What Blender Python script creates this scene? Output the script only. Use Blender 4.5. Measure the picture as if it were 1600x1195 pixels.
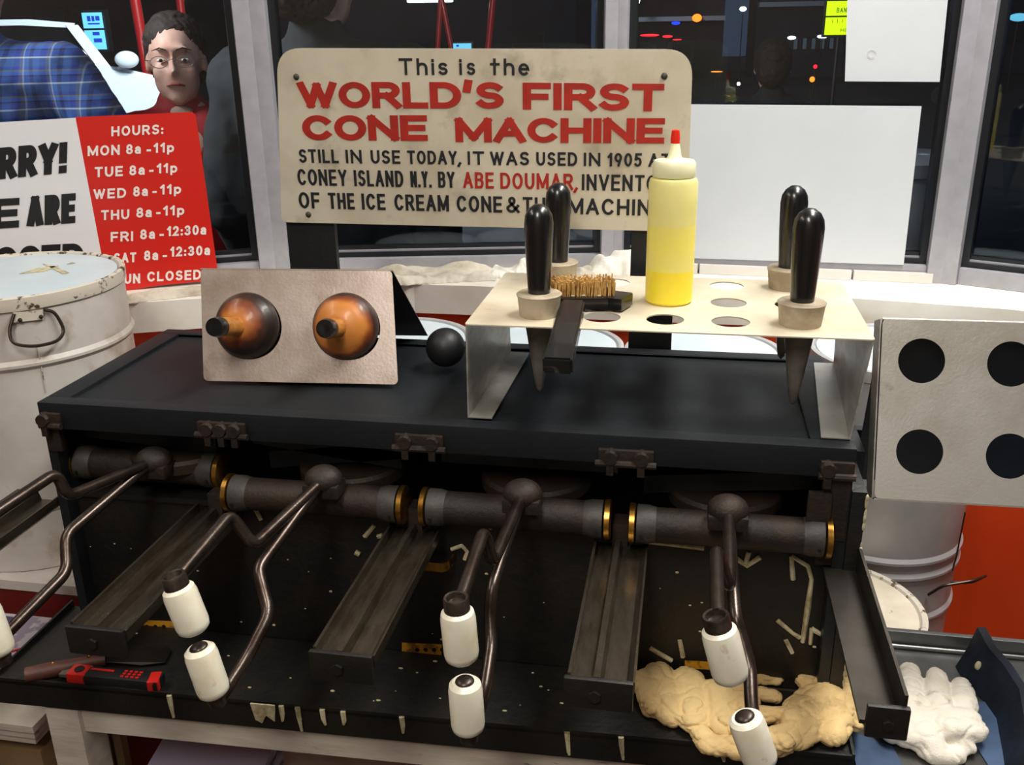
import bpy, bmesh, math, random
from mathutils import Vector, Matrix, Quaternion, noise
random.seed(4)
for o in list(bpy.data.objects): bpy.data.objects.remove(o, do_unlink=True)
SC = bpy.context.scene
COL = SC.collection
PI = math.pi
# ------------------------------------------------------------------ camera
FPX = 1481.236
PITCH, ROLL, YAW = 0.350556618, -0.0160905563, 0.186193041
CP = Vector((0.765084, -0.948236, 1.508055))
FW = Vector((-math.sin(YAW)*math.cos(PITCH), math.cos(YAW)*math.cos(PITCH), -math.sin(PITCH)))
_r = FW.cross(Vector((0, 0, 1))).normalized(); _u = _r.cross(FW)
RT = _r*math.cos(ROLL) + _u*math.sin(ROLL); UP = _u*math.cos(ROLL) - _r*math.sin(ROLL)
cd = bpy.data.cameras.new('camera'); cam = bpy.data.objects.new('camera', cd); COL.objects.link(cam)
cd.sensor_fit = 'HORIZONTAL'; cd.sensor_width = 36; cd.lens = FPX*36/1600; cd.clip_start = .02; cd.clip_end = 300
mw = Matrix((RT, UP, -FW)).transposed().to_4x4(); mw.translation = CP; cam.matrix_world = mw
SC.camera = cam
SC.view_settings.view_transform = 'Standard'; SC.view_settings.look = 'None'
SC.view_settings.gamma = 1; SC.view_settings.use_curve_mapping = False
SC.view_settings.exposure = 0.0
# ------------------------------------------------------------------ world: night sky
w = bpy.data.worlds.new('night_sky'); SC.world = w; w.use_nodes = True
bg = w.node_tree.nodes['Background']; bg.inputs[0].default_value = (.02, .032, .055, 1); bg.inputs[1].default_value = 1.3
# ------------------------------------------------------------------ lamps
def area(name, loc, size, power, color, target=None, sy=None):
    l = bpy.data.lights.new(name, 'AREA'); l.energy = power; l.color = color; l.size = size
    if sy: l.shape = 'RECTANGLE'; l.size_y = sy
    o = bpy.data.objects.new(name, l); COL.objects.link(o); o.location = loc
    d = (Vector(target)-Vector(loc)) if target else Vector((0, 0, -1))
    o.rotation_euler = d.to_track_quat('-Z', 'Y').to_euler()
    return o
area('ceiling_tube_light', (1.3, .25, 2.62), .35, 45, (1, .965, .91), sy=1.2)
area('ceiling_tube_light', (-.9, -.3, 2.62), .35, 12, (1, .93, .84), sy=1.2)
area('ceiling_tube_light', (.5, -1.5, 2.62), .35, 34, (1, .93, .84), sy=1.2)
area('canopy_tube_light', (-2.6, 8.2, 4.2), 1.6, 800, (.93, .97, 1), target=(-4.0, 11.5, .9))
area('figure_fill_light', (-1.55, .62, 2.5), .5, 55, (1, .96, .93), target=(-.7, 1.6, 1.45))  # added fill light so the figures outside show; no lamp hangs there

def at(u, v, Y):
    d = FW + RT*((u-800)/FPX) - UP*((v-597.5)/FPX); t = (Y-CP.y)/d.y; return CP+d*t
def atz(u, v, Z):
    d = FW + RT*((u-800)/FPX) - UP*((v-597.5)/FPX); t = (Z-CP.z)/d.z; return CP+d*t
def atp(u, v, p, n):
    d = FW + RT*((u-800)/FPX) - UP*((v-597.5)/FPX); t = (Vector(p)-CP).dot(n)/d.dot(n); return CP+d*t

# ------------------------------------------------------------------ materials
def lin(c): return tuple((x/255/12.92 if x/255 <= .04045 else ((x/255+.055)/1.055)**2.4) for x in c)
MATS = {}
def pm(name, col, rough=.5, metal=0., col2=None, scale=20., lo=.4, hi=.65, bump=None, col3=None, s3=60., lo3=.6, hi3=.7,
       rvar=0., stretch=None, emit=0, coat=0, sss=0, trans=0, spec=.5, alpha=1):
    m = bpy.data.materials.new(name); m.use_nodes = True; nt = m.node_tree; N = nt.nodes; L = nt.links
    b = N['Principled BSDF']; c = lin(col)+(1,)
    b.inputs['Base Color'].default_value = c; b.inputs['Roughness'].default_value = rough; b.inputs['Metallic'].default_value = metal
    b.inputs['Specular IOR Level'].default_value = spec
    if coat: b.inputs['Coat Weight'].default_value = coat
    if trans: b.inputs['Transmission Weight'].default_value = trans
    if sss:
        b.inputs['Subsurface Weight'].default_value = sss; b.inputs['Subsurface Radius'].default_value = (.01, .006, .003)
    if alpha < 1: b.inputs['Alpha'].default_value = alpha
    tc = N.new('ShaderNodeTexCoord'); mp = N.new('ShaderNodeMapping'); L.new(tc.outputs['Object'], mp.inputs[0])
    if stretch: mp.inputs['Scale'].default_value = stretch
    def nz(s, det=6):
        n = N.new('ShaderNodeTexNoise'); n.inputs['Scale'].default_value = s; n.inputs['Detail'].default_value = det; n.inputs['Roughness'].default_value = .6
        L.new(mp.outputs[0], n.inputs['Vector']); return n
    last = None
    if col2:
        n = nz(scale); r = N.new('ShaderNodeValToRGB'); r.color_ramp.elements[0].position = lo; r.color_ramp.elements[1].position = hi
        r.color_ramp.elements[0].color = c; r.color_ramp.elements[1].color = lin(col2)+(1,)
        L.new(n.outputs['Fac'], r.inputs[0]); last = r.outputs[0]
        if rvar:
            mr = N.new('ShaderNodeMapRange'); mr.inputs['To Min'].default_value = rough-rvar; mr.inputs['To Max'].default_value = rough+rvar
            L.new(n.outputs['Fac'], mr.inputs[0]); L.new(mr.outputs[0], b.inputs['Roughness'])
    if col3:
        n = nz(s3, 8); r = N.new('ShaderNodeValToRGB'); r.color_ramp.elements[0].position = lo3; r.color_ramp.elements[1].position = hi3
        L.new(n.outputs['Fac'], r.inputs[0]); mx = N.new('ShaderNodeMix'); mx.data_type = 'RGBA'
        L.new(r.outputs[0], mx.inputs[0]); mx.inputs[6].default_value = c
        if last: L.new(last, mx.inputs[6])
        mx.inputs[7].default_value = lin(col3)+(1,); last = mx.outputs[2]
    if last: L.new(last, b.inputs['Base Color'])
    if bump:
        n = nz(bump[0]); bp = N.new('ShaderNodeBump'); bp.inputs['Strength'].default_value = bump[1]; bp.inputs['Distance'].default_value = .002
        L.new(n.outputs['Fac'], bp.inputs['Height']); L.new(bp.outputs[0], b.inputs['Normal'])
    if emit:
        b.inputs['Emission Color'].default_value = c; b.inputs['Emission Strength'].default_value = emit
    MATS[name] = m; return m
black = pm('black_paint', (16, 20, 24), .45, col2=(24, 28, 32), scale=14, col3=(48, 46, 40), s3=90, lo3=.66, hi3=.74, bump=(160, .25))
black2 = pm('black_crusted_paint', (14, 15, 15), .5, col2=(26, 22, 16), scale=18, col3=(70, 62, 44), s3=70, lo3=.71, hi3=.76, bump=(90, .6))
blacktop = pm('black_top_paint', (14, 19, 24), .56, spec=.4, col2=(20, 26, 31), scale=9, bump=(260, .2))
rustiron = pm('dark_rusty_iron', (36, 31, 28), .6, .3, col2=(52, 38, 30), scale=25, bump=(180, .5))
gunmetal = pm('dark_rod_steel', (88, 78, 72), .3, .85, col2=(60, 48, 42), scale=30, rvar=.1, bump=(150, .15))
railst = pm('greasy_rail_steel', (104, 96, 84), .3, .85, col2=(76, 67, 54), scale=60, stretch=(2, .4, 2), rvar=.1, col3=(130, 118, 92), s3=160, lo3=.76, hi3=.8)
railst2 = pm('dark_satin_steel', (66, 62, 58), .38, .7, col2=(48, 44, 38), scale=16, rvar=.08)
brass = pm('worn_brass', (196, 150, 70), .3, .95, col2=(120, 84, 34), scale=60, rvar=.1)
collar_m = pm('grey_collar_iron', (58, 56, 54), .55, .3, col2=(74, 70, 66), scale=40, bump=(200, .3))
gripw = pm('milky_plastic', (236, 232, 214), .3, 0, col2=(224, 214, 184), scale=30, lo=.45, hi=.7, sss=.2, col3=(178, 140, 84), s3=45, lo3=.64, hi3=.78)
capm = pm('dark_cap_metal', (50, 42, 38), .35, .6, col2=(84, 74, 66), scale=60)
alu = pm('brushed_aluminium', (205, 203, 196), .42, .75, col2=(178, 172, 160), scale=8, col3=(150, 132, 104), s3=26, lo3=.62, hi3=.8, bump=(300, .12))
aluside = pm('dull_steel_side', (176, 176, 170), .42, .5, col2=(140, 137, 128), scale=14, stretch=(1, 1, 3), col3=(90, 74, 50), s3=30, lo3=.66, hi3=.8)
rackt = pm('cream_rack_metal', (222, 213, 192), .42, .25, col2=(206, 192, 164), scale=12, col3=(164, 142, 104), s3=40, lo3=.66, hi3=.82, bump=(150, .1))
standm = pm('stained_stand_metal', (172, 158, 149), .4, .5, col2=(142, 127, 114), scale=10, col3=(118, 90, 58), s3=14, lo3=.6, hi3=.78, bump=(250, .12))
wood_d = pm('burnt_wood', (150, 84, 34), .35, col2=(52, 30, 20), scale=28, lo=.4, hi=.62, coat=.3, bump=(60, .2))
wood_l = pm('worn_orange_wood', (190, 128, 58), .4, col2=(128, 76, 30), scale=36, lo=.42, hi=.66, bump=(60, .2))
collarwood = pm('dirty_grey_wood', (176, 164, 142), .6, col2=(142, 128, 106), scale=30, bump=(120, .3))
blackplastic = pm('black_handle_paint', (16, 17, 19), .28, coat=.3, col3=(90, 84, 74), s3=130, lo3=.75, hi3=.8)
conesteel = pm('cone_steel', (126, 120, 112), .42, .3, col2=(96, 90, 82), scale=30)
drumw = pm('white_drum_paint', (204, 199, 193), .45, col2=(184, 177, 168), scale=6, col3=(150, 130, 104), s3=14, lo3=.53, hi3=.74, bump=(12, .3))
drumlid = pm('pale_lid_plastic', (196, 212, 220), .38, col2=(208, 220, 226), scale=8, bump=(18, .3))
rustrim = pm('chipped_rim', (206, 198, 184), .5, col2=(80, 58, 40), scale=60, lo=.56, hi=.62, bump=(80, .4))
lidw = pm('chipped_white_lid', (216, 208, 190), .5, col2=(200, 188, 166), scale=14, col3=(70, 52, 36), s3=34, lo3=.66, hi3=.7)
ribcan = pm('ribbed_can_paint', (188, 188, 190), .4, .1, col2=(170, 170, 172), scale=7, col3=(110, 100, 92), s3=60, lo3=.72, hi3=.8, bump=(8, .4))
wire = pm('dark_wire', (70, 62, 56), .4, .8)
orange = pm('orange_wall_paint', (228, 76, 24), .45, col2=(220, 68, 20), scale=5)
darkred = pm('dark_red_paint', (120, 24, 18), .5, col2=(100, 20, 16), scale=9)
sill_m = pm('white_sill_paint', (238, 235, 226), .4, col2=(226, 220, 206), scale=9, bump=(30, .3), col3=(150, 136, 110), s3=120, lo3=.74, hi3=.8)
tilew = pm('white_tile', (218, 214, 208), .3)
frame_m = pm('grey_window_frame', (172, 172, 180), .4, .2, col2=(162, 162, 170), scale=30)
gasket = pm('black_gasket', (16, 20, 26), .35)
signw = pm('cream_sign_paint', (208, 200, 180), .45, col2=(188, 178, 156), scale=9, col3=(120, 106, 84), s3=16, lo3=.56, hi3=.86, bump=(60, .15))
signred = pm('red_sign_paint', (176, 38, 24), .5, col2=(158, 32, 22), scale=40)
signblk = pm('black_sign_paint', (24, 28, 34), .5)
postblk = pm('black_post', (18, 20, 23), .5, bump=(120, .2))
plac_w = pm('white_placard', (226, 226, 230), .35)
plac_r = pm('red_placard', (204, 34, 24), .35)
plac_k = pm('placard_black', (20, 20, 24), .4)
plac_t = pm('placard_letter_white', (236, 226, 222), .4)
paperw = pm('white_panel', (208, 213, 218), .5, col2=(202, 207, 212), scale=4)
greym = pm('faint_grey_mark', (200, 200, 198), .6)
rag = pm('dirty_white_rag', (206, 199, 184), .85, col2=(160, 150, 130), scale=16, lo=.45, hi=.7, bump=(300, .4))
ragw = pm('white_rag', (232, 228, 218), .85, col2=(206, 198, 182), scale=22, lo=.5, hi=.75, bump=(300, .4))
glove_t = pm('tan_cotton', (226, 196, 138), .9, col2=(196, 162, 108), scale=16, lo=.45, hi=.7, col3=(110, 82, 48), s3=13, lo3=.56, hi3=.76, bump=(500, .5))
glove_w = pm('white_cotton', (238, 232, 218), .9, col2=(222, 212, 192), scale=20, lo=.5, hi=.75, bump=(500, .5), col3=(150, 116, 66), s3=30, lo3=.62, hi3=.76)
yell = pm('yellow_liquid_plastic', (250, 226, 60), .35, sss=.25)
yell2 = pm('cloudy_bottle_plastic', (238, 232, 158), .35, sss=.25, col2=(236, 226, 136), scale=16)
yellmid = pm('cloudy_yellow_plastic', (246, 232, 108), .35, sss=.25, col2=(240, 228, 130), scale=22)
yell3 = pm('pale_lid_yellow', (238, 236, 196), .4, sss=.2)
redtip = pm('red_tip', (226, 40, 20), .4)
brist = pm('brass_bristle', (214, 172, 100), .6, .1, col2=(160, 118, 62), scale=120)
crust = pm('cream_batter_crust', (206, 198, 164), .7, col2=(150, 134, 96), scale=60, bump=(200, .4))
tablew = pm('worn_white_table_paint', (206, 198, 186), .6, col2=(184, 174, 160), scale=16, col3=(96, 78, 58), s3=30, lo3=.66, hi3=.74, bump=(60, .4), stretch=(.5, 1, 2))
steel = pm('stainless_steel', (140, 142, 142), .35, .85, col2=(108, 106, 100), scale=10, rvar=.1)
bluerefl = pm('steel_blue_reflection', (96, 120, 156), .4, .5, col2=(70, 86, 112), scale=9)  # blue that the steel reflects, put into its colour
char = pm('charred_blue_black', (22, 28, 36), .55, .3, col2=(36, 46, 62), scale=20, bump=(120, .4))
redpl = pm('red_plastic', (206, 34, 26), .4)
blkrub = pm('black_rubber', (18, 19, 22), .5)
bladem = pm('dark_blade', (52, 46, 42), .4, .6, col2=(36, 32, 28), scale=20)
woodh = pm('old_brown_wood', (92, 52, 40), .55, col2=(66, 36, 28), scale=30, stretch=(1, 4, 4))
yellab = pm('yellow_label', (196, 140, 34), .5, col2=(120, 84, 24), scale=60, lo=.5, hi=.6)
cardb = pm('brown_cardboard', (130, 104, 70), .8, col2=(116, 92, 60), scale=12)
printw = pm('printed_white_card', (196, 186, 196), .5, col2=(150, 138, 158), scale=26, lo=.5, hi=.54)
printp = pm('printed_purple_band', (74, 66, 100), .5)
purplep = pm('lilac_paper', (168, 158, 182), .7)
floor_m = pm('dark_floor', (60, 50, 44), .5, col2=(48, 40, 36), scale=4)
wallin = pm('dim_room_wall', (150, 138, 126), .7)
ceil_m = pm('ceiling_white', (190, 188, 180), .8)
asphalt = pm('night_asphalt', (34, 36, 40), .85, col2=(26, 28, 32), scale=3)
carw = pm('white_car_paint', (232, 236, 240), .2, coat=.6)
carglass = pm('dark_car_glass', (10, 14, 20), .08, spec=.8)
carblk = pm('black_bumper', (16, 18, 22), .5)
redpost = pm('red_steel_post', (214, 34, 34), .35, coat=.3)
skin = pm('skin', (236, 190, 172), .5, sss=.1, col2=(226, 170, 150), scale=30)
hairm = pm('dark_brown_hair', (46, 30, 24), .75, col2=(30, 20, 16), scale=60, stretch=(4, 4, 1))
redshirt = pm('red_knit', (150, 22, 30), .8)
scarf = pm('beige_collar', (168, 140, 122), .8)
darkcl = pm('charcoal_cloth', (34, 38, 42), .85)
navy = pm('dark_jeans', (24, 28, 44), .85)
lips = pm('lips', (160, 74, 70), .4)
eyew = pm('eye_white', (226, 222, 218), .3)
iris = pm('iris', (40, 34, 34), .2)
wiregl = pm('silver_wire_rim', (200, 200, 204), .25, .9)
bldg = pm('night_building', (46, 54, 74), .8, col2=(34, 42, 60), scale=.5)
bldg2 = pm('night_building_brown', (60, 52, 60), .8, col2=(22, 22, 30), scale=.6)
def emis(name, c, s): return pm(name, c, .5, emit=s)
e_white = emis('lamp_white', (235, 245, 255), 9); e_red = emis('lamp_red', (255, 30, 40), 3); e_or = emis('lamp_orange', (255, 120, 30), 3)
e_blue = emis('lamp_blue', (30, 60, 255), 2); e_cyan = emis('lit_sign_cyan', (120, 214, 244), .9); e_yel = emis('lit_sign_yellow', (222, 250, 0), 1.2)
e_cyanb = emis('sign_print_blue', (30, 70, 200), .5); e_oln = emis('sign_print_olive', (110, 130, 10), .4); e_win = emis('lit_window_grey', (70, 84, 92), .5)

def plaid():
    m = bpy.data.materials.new('blue_plaid_cotton'); m.use_nodes = True; nt = m.node_tree; N = nt.nodes; L = nt.links
    b = N['Principled BSDF']; b.inputs['Roughness'].default_value = .85
    tc = N.new('ShaderNodeTexCoord'); sx = N.new('ShaderNodeSeparateXYZ'); L.new(tc.outputs['Object'], sx.inputs[0])
    def band(sock, per, ph, stops):
        mu = N.new('ShaderNodeMath'); mu.operation = 'MULTIPLY_ADD'; mu.inputs[1].default_value = 1/per; mu.inputs[2].default_value = ph; L.new(sock, mu.inputs[0])
        fr = N.new('ShaderNodeMath'); fr.operation = 'FRACT'; L.new(mu.outputs[0], fr.inputs[0])
        r = N.new('ShaderNodeValToRGB'); r.color_ramp.interpolation = 'CONSTANT'; L.new(fr.outputs[0], r.inputs[0])
        e = r.color_ramp.elements; e[0].position = 0; e[0].color = lin(stops[0][1])+(1,); e[1].position = stops[1][0]; e[1].color = lin(stops[1][1])+(1,)
        for p, c in stops[2:]:
            k = e.new(p); k.color = lin(c)+(1,)
        return r.outputs[0]
    A = band(sx.outputs[2], .058, 0, [(0, (44, 84, 150)), (.3, (190, 200, 206)), (.36, (30, 60, 150)), (.6, (16, 24, 60)), (.66, (60, 100, 190)), (.8, (110, 110, 90)), (.86, (30, 60, 150))])
    B = band(sx.outputs[0], .062, .3, [(0, (48, 88, 150)), (.25, (24, 30, 58)), (.4, (52, 90, 150)), (.6, (160, 170, 180)), (.66, (90, 88, 80)), (.78, (26, 50, 130))])
    mx = N.new('ShaderNodeMix'); mx.data_type = 'RGBA'; mx.inputs[0].default_value = .45; L.new(A, mx.inputs[6]); L.new(B, mx.inputs[7])
    L.new(mx.outputs[2], b.inputs['Base Color']); return m
plaidm = plaid()
def glassmat():
    m = bpy.data.materials.new('window_glass'); m.use_nodes = True; nt = m.node_tree; N = nt.nodes; L = nt.links
    N.remove(N['Principled BSDF']); out = N['Material Output']
    t = N.new('ShaderNodeBsdfTransparent'); t.inputs[0].default_value = (.86, .92, .95, 1)
    g = N.new('ShaderNodeBsdfGlossy'); g.inputs['Roughness'].default_value = .02
    f = N.new('ShaderNodeFresnel'); f.inputs[0].default_value = 1.5
    mx = N.new('ShaderNodeMixShader'); L.new(f.outputs[0], mx.inputs[0]); L.new(t.outputs[0], mx.inputs[1]); L.new(g.outputs[0], mx.inputs[2]); L.new(mx.outputs[0], out.inputs[0])
    return m
glass = glassmat()

# ------------------------------------------------------------------ builders
def empty(name, loc, label, cat, group=None, rz=0):
    o = bpy.data.objects.new(name, None); COL.objects.link(o); o.location = loc; o.rotation_euler = (0, 0, rz); o.empty_display_size = .02
    tag(o, label, cat, group); return o
def tag(o, label=None, cat=None, group=None, kind=None):
    if label: o['label'] = label
    if cat: o['category'] = cat
    if group: o['group'] = group
    if kind: o['kind'] = kind
    return o
def frame(a, b):
    d = (Vector(b)-Vector(a)); return d.to_track_quat('Z', 'Y').to_matrix()
class MB:
    def __init__(s): s.bm = bmesh.new()
    def box(s, lo, hi, mat=None, bev=0):
        c = [(a+b)/2 for a, b in zip(lo, hi)]; d = [abs(b-a) for a, b in zip(lo, hi)]
        r = bmesh.ops.create_cube(s.bm, size=1, matrix=Matrix.Translation(c) @ Matrix.Diagonal(d+[1]))
        if bev:
            es = list({e for v in r['verts'] for e in v.link_edges}); bmesh.ops.bevel(s.bm, geom=es, offset=bev, segments=2, affect='EDGES', profile=.7)
        elif mat: bmesh.ops.transform(s.bm, matrix=mat, verts=r['verts'])
        return s
    def obox(s, c, rot, d, bev=0):
        m = Matrix.Translation(c) @ rot.to_4x4() @ Matrix.Diagonal(list(d)+[1])
        r = bmesh.ops.create_cube(s.bm, size=1, matrix=m)
        if bev:
            es = list({e for v in r['verts'] for e in v.link_edges}); bmesh.ops.bevel(s.bm, geom=es, offset=bev, segments=2, affect='EDGES', profile=.7)
        return s
    def cyl(s, a, b, r0, r1=None, n=24, caps=True):
        r1 = r0 if r1 is None else r1; a = Vector(a); b = Vector(b); L = (b-a).length
        m = Matrix.Translation((a+b)/2) @ frame(a, b).to_4x4()
        bmesh.ops.create_cone(s.bm, cap_ends=caps, segments=n, radius1=max(r0, 1e-5), radius2=max(r1, 1e-5), depth=L, matrix=m); return s
    def sph(s, c, r, sc=(1, 1, 1), n=20, rot=None):
        m = Matrix.Translation(c) @ (rot.to_4x4() if rot else Matrix.Identity(4)) @ Matrix.Diagonal([r*x for x in sc]+[1])
        bmesh.ops.create_uvsphere(s.bm, u_segments=n, v_segments=max(8, n*2//3), radius=1, matrix=m); return s
    def lathe(s, prof, a, b, n=40):
        """profile (r, h) along axis from a towards b, h in metres"""
        a = Vector(a); q = frame(a, b); rings = []
        for r, h in prof:
            if r < 1e-6: rings.append([s.bm.verts.new(a+q @ Vector((0, 0, h)))])
            else: rings.append([s.bm.verts.new(a+q @ Vector((r*math.cos(2*PI*i/n), r*math.sin(2*PI*i/n), h))) for i in range(n)])
        for A, B in zip(rings, rings[1:]):
            for i in range(n):
                j = (i+1) % n
                if len(A) == 1 and len(B) > 1: s.bm.faces.new((A[0], B[j], B[i]))
                elif len(B) == 1 and len(A) > 1: s.bm.faces.new((A[i], A[j], B[0]))
                elif len(A) > 1: s.bm.faces.new((A[i], A[j], B[j], B[i]))
        return s
    def tube(s, pts, r, n=12, closed=False, smooth=0):
        pts = [Vector(p) for p in pts]
        if smooth: pts = rnd(pts, smooth, closed)
        k = len(pts); rr = r if isinstance(r, (list, tuple)) else [r]*k
        rings = []; prev = None
        for i, p in enumerate(pts):
            if closed: t = pts[(i+1) % k]-pts[i-1]
            else: t = (pts[min(i+1, k-1)]-pts[max(i-1, 0)])
            t.normalize()
            if prev is None:
                x = t.orthogonal().normalized()
            else:
                x = (prev-t*prev.dot(t)).normalized()
            prev = x; y = t.cross(x)
            rings.append([s.bm.verts.new(p+(x*math.cos(2*PI*j/n)+y*math.sin(2*PI*j/n))*rr[i]) for j in range(n)])
        pr = list(zip(rings, rings[1:]))+([(rings[-1], rings[0])] if closed else [])
        for A, B in pr:
            for j in range(n): s.bm.faces.new((A[j], A[(j+1) % n], B[(j+1) % n], B[j]))
        if not closed:
            s.bm.faces.new(rings[0][::-1]); s.bm.faces.new(rings[-1])
        return s
    def prism(s, poly, off):
        """poly: 3D points, off: thickness vector"""
        off = Vector(off); A = [s.bm.verts.new(Vector(p)) for p in poly]; B = [s.bm.verts.new(Vector(p)+off) for p in poly]; n = len(poly)
        s.bm.faces.new(A[::-1]); s.bm.faces.new(B)
        for i in range(n): s.bm.faces.new((A[i], A[(i+1) % n], B[(i+1) % n], B[i]))
        return s
    def build(s, name, mat, parent=None, smooth=True, ang=35, mods=()):
        bmesh.ops.remove_doubles(s.bm, verts=s.bm.verts, dist=1e-6); bmesh.ops.recalc_face_normals(s.bm, faces=s.bm.faces)
        me = bpy.data.meshes.new(name); s.bm.to_mesh(me); s.bm.free(); me.materials.append(mat)
        if smooth:
            me.shade_smooth(); me.set_sharp_from_angle(angle=math.radians(ang))
        o = bpy.data.objects.new(name, me); COL.objects.link(o)
        if parent:
            o.parent = parent
        return o
def rnd(pts, rad, closed=False, seg=5):
    out = []; k = len(pts)
    for i, p in enumerate(pts):
        if not closed and i in (0, k-1): out.append(p); continue
        a = pts[i-1]; b = pts[(i+1) % k]; da = (a-p); db = (b-p); ra = min(rad, da.length*.45); rb = min(rad, db.length*.45)
        A = p+da.normalized()*ra; B = p+db.normalized()*rb
        for j in range(seg+1):
            t = j/seg; out.append(A*(1-t)**2+p*2*t*(1-t)+B*t*t)
    return out
def world_parent(o, p):
    """child whose mesh is in world coordinates, under an empty placed at its base"""
    o.parent = p; m = Matrix.Translation(p.location) @ Matrix.Rotation(p.rotation_euler.z, 4, 'Z'); o.matrix_parent_inverse = m.inverted(); return o
def wp(mb, name, mat, p, **k): return world_parent(mb.build(name, mat, **k), p)
def struct(o, label=None): o['kind'] = 'structure'; return tag(o, label)
# ------------------------------------------------------------------ brush lettering: every letter is a set of strokes
def arc(cx, cy, rx_, ry_, a0, a1, n=12): return [(cx+rx_*math.cos(math.radians(a0+(a1-a0)*i/n)), cy+ry_*math.sin(math.radians(a0+(a1-a0)*i/n))) for i in range(n+1)]
GL = {
 'A': (1, [[(0, 0), (.5, 1)], [(1, 0), (.5, 1)], [(.2, .32), (.8, .32)]]), 'B': (.85, [[(0, 0), (0, 1)], [(0, 1)]+arc(.6, .77, .34, .23, 90, -90)+[(0, .54)], [(0, .54)]+arc(.65, .27, .35, .27, 90, -90)+[(0, 0)]]),
 'C': (.95, [arc(.52, .5, .52, .5, 42, 318, 22)]), 'D': (.95, [[(0, 0), (0, 1)], [(0, 1)]+arc(.42, .5, .58, .5, 90, -90, 18)+[(0, 0)]]),
 'E': (.78, [[(0, 0), (0, 1)], [(0, 1), (1, 1)], [(0, .51), (.9, .51)], [(0, 0), (1, 0)]]), 'F': (.75, [[(0, 0), (0, 1)], [(0, 1), (1, 1)], [(0, .48), (.88, .48)]]),
 'H': (.92, [[(0, 0), (0, 1)], [(1, 0), (1, 1)], [(0, .5), (1, .5)]]), 'I': (0, [[(0, 0), (0, 1)]]),
 'K': (.9, [[(0, 0), (0, 1)], [(1, 1), (0, .38)], [(.35, .6), (1, 0)]]), 'L': (.72, [[(0, 1), (0, 0)], [(0, 0), (1, 0)]]),
 'M': (1.2, [[(0, 0), (0, 1)], [(0, 1), (.5, .1)], [(.5, .1), (1, 1)], [(1, 1), (1, 0)]]), 'N': (.92, [[(0, 0), (0, 1)], [(0, 1), (1, 0)], [(1, 0), (1, 1)]]),
 'O': (1, [arc(.5, .5, .5, .5, 90, 450, 28)]), 'P': (.8, [[(0, 0), (0, 1)], [(0, 1)]+arc(.62, .73, .38, .27, 90, -90)+[(0, .46)]]),
 'R': (.88, [[(0, 0), (0, 1)], [(0, 1)]+arc(.6, .74, .36, .26, 90, -90)+[(0, .48)], [(.5, .48), (1, 0)]]),
 'S': (.82, [arc(.52, .75, .46, .25, 35, 180, 10)+arc(.52, .75, .46, .24, 180, 262, 6)+arc(.48, .26, .50, .25, 75, -90, 12)+arc(.48, .26, .48, .26, -95, -150, 6)]),
 'T': (.85, [[(.5, 0), (.5, 1)], [(0, 1), (1, 1)]]), 'U': (.9, [[(0, 1)]+arc(.5, .4, .5, .4, 180, 360, 14)+[(1, 1)]]), 'V': (.95, [[(0, 1), (.5, 0)], [(.5, 0), (1, 1)]]),
 'W': (1.35, [[(0, 1), (.27, 0)], [(.27, 0), (.5, .95)], [(.5, .95), (.73, 0)], [(.73, 0), (1, 1)]]), 'Y': (.9, [[(0, 1), (.5, .45)], [(1, 1), (.5, .45)], [(.5, .45), (.5, 0)]]),
 'X': (.9, [[(0, 0), (1, 1)], [(0, 1), (1, 0)]]), '1': (.3, [[(1, 0), (1, 1)], [(1, 1), (0, .75)]]), '9': (.7, [arc(.5, .68, .48, .32, 0, 360, 18), [(.98, .68), (.6, 0)]]),
 '0': (.72, [arc(.5, .5, .5, .5, 90, 450, 24)]), '5': (.7, [[(.95, 1), (.15, 1), (.08, .56)], arc(.42, .32, .52, .32, 130, -140, 16)]),
 '2': (.7, [arc(.5, .7, .47, .30, 160, -25, 12)+[(0, 0), (1, 0)]]), '3': (.7, [arc(.46, .75, .46, .25, 150, -90, 12)+arc(.46, .26, .52, .26, 90, -150, 12)]),
 '8': (.72, [arc(.5, .75, .42, .25, 0, 360, 18), arc(.5, .26, .5, .26, 0, 360, 18)]), ',': (0, [[(.0, .02), (-.3, -.22)]]), '.': (0, [[(0, 0), (0, .03)]]),
 "'": (.1, [[(.6, 1.12), (0, .78)]]), '&': (.95, [[(1, 0), (.22, .72)]+arc(.42, .8, .22, .2, 180, 0, 8)+[(.6, .66), (.08, .34)]+arc(.38, .24, .36, .24, 165, 300, 8)+[(.98, .42)]]),
 '-': (.42, [[(0, .36), (1, .36)]]), ':': (0, [[(0, .02), (0, .06)], [(0, .52), (0, .56)]]), '!': (0, [[(0, .42), (0, 1)], [(0, .0), (0, .02)]]),
 'h': (.62, [[(0, 0), (0, 1)], [(0, .4)]+arc(.5, .4, .5, .3, 180, 0, 10)+[(1, 0)]]), 'i': (0, [[(0, 0), (0, .66)], [(0, .90), (0, .95)]]),
 's': (.52, [arc(.5, .52, .45, .17, 30, 262, 12)+arc(.5, .18, .48, .18, 75, -150, 12)]), 't': (.55, [[(.45, 0), (.45, 1)], [(0, .68), (1, .68)]]),
 'e': (.62, [[(.05, .36), (.98, .36)]+arc(.5, .34, .5, .34, 3, 310, 20)]), 'a': (.62, [[(1, 0), (1, .45)]+arc(.52, .45, .47, .26, 0, 150, 10), arc(.42, .19, .42, .19, 60, 300, 12)+[(1, .05)], [(.4, .40), (1, .44)]]),
 'p': (.64, [[(0, -.28), (0, .66)], arc(.5, .33, .5, .33, 0, 360, 18)]), ' ': (.5, []),
}
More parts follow.
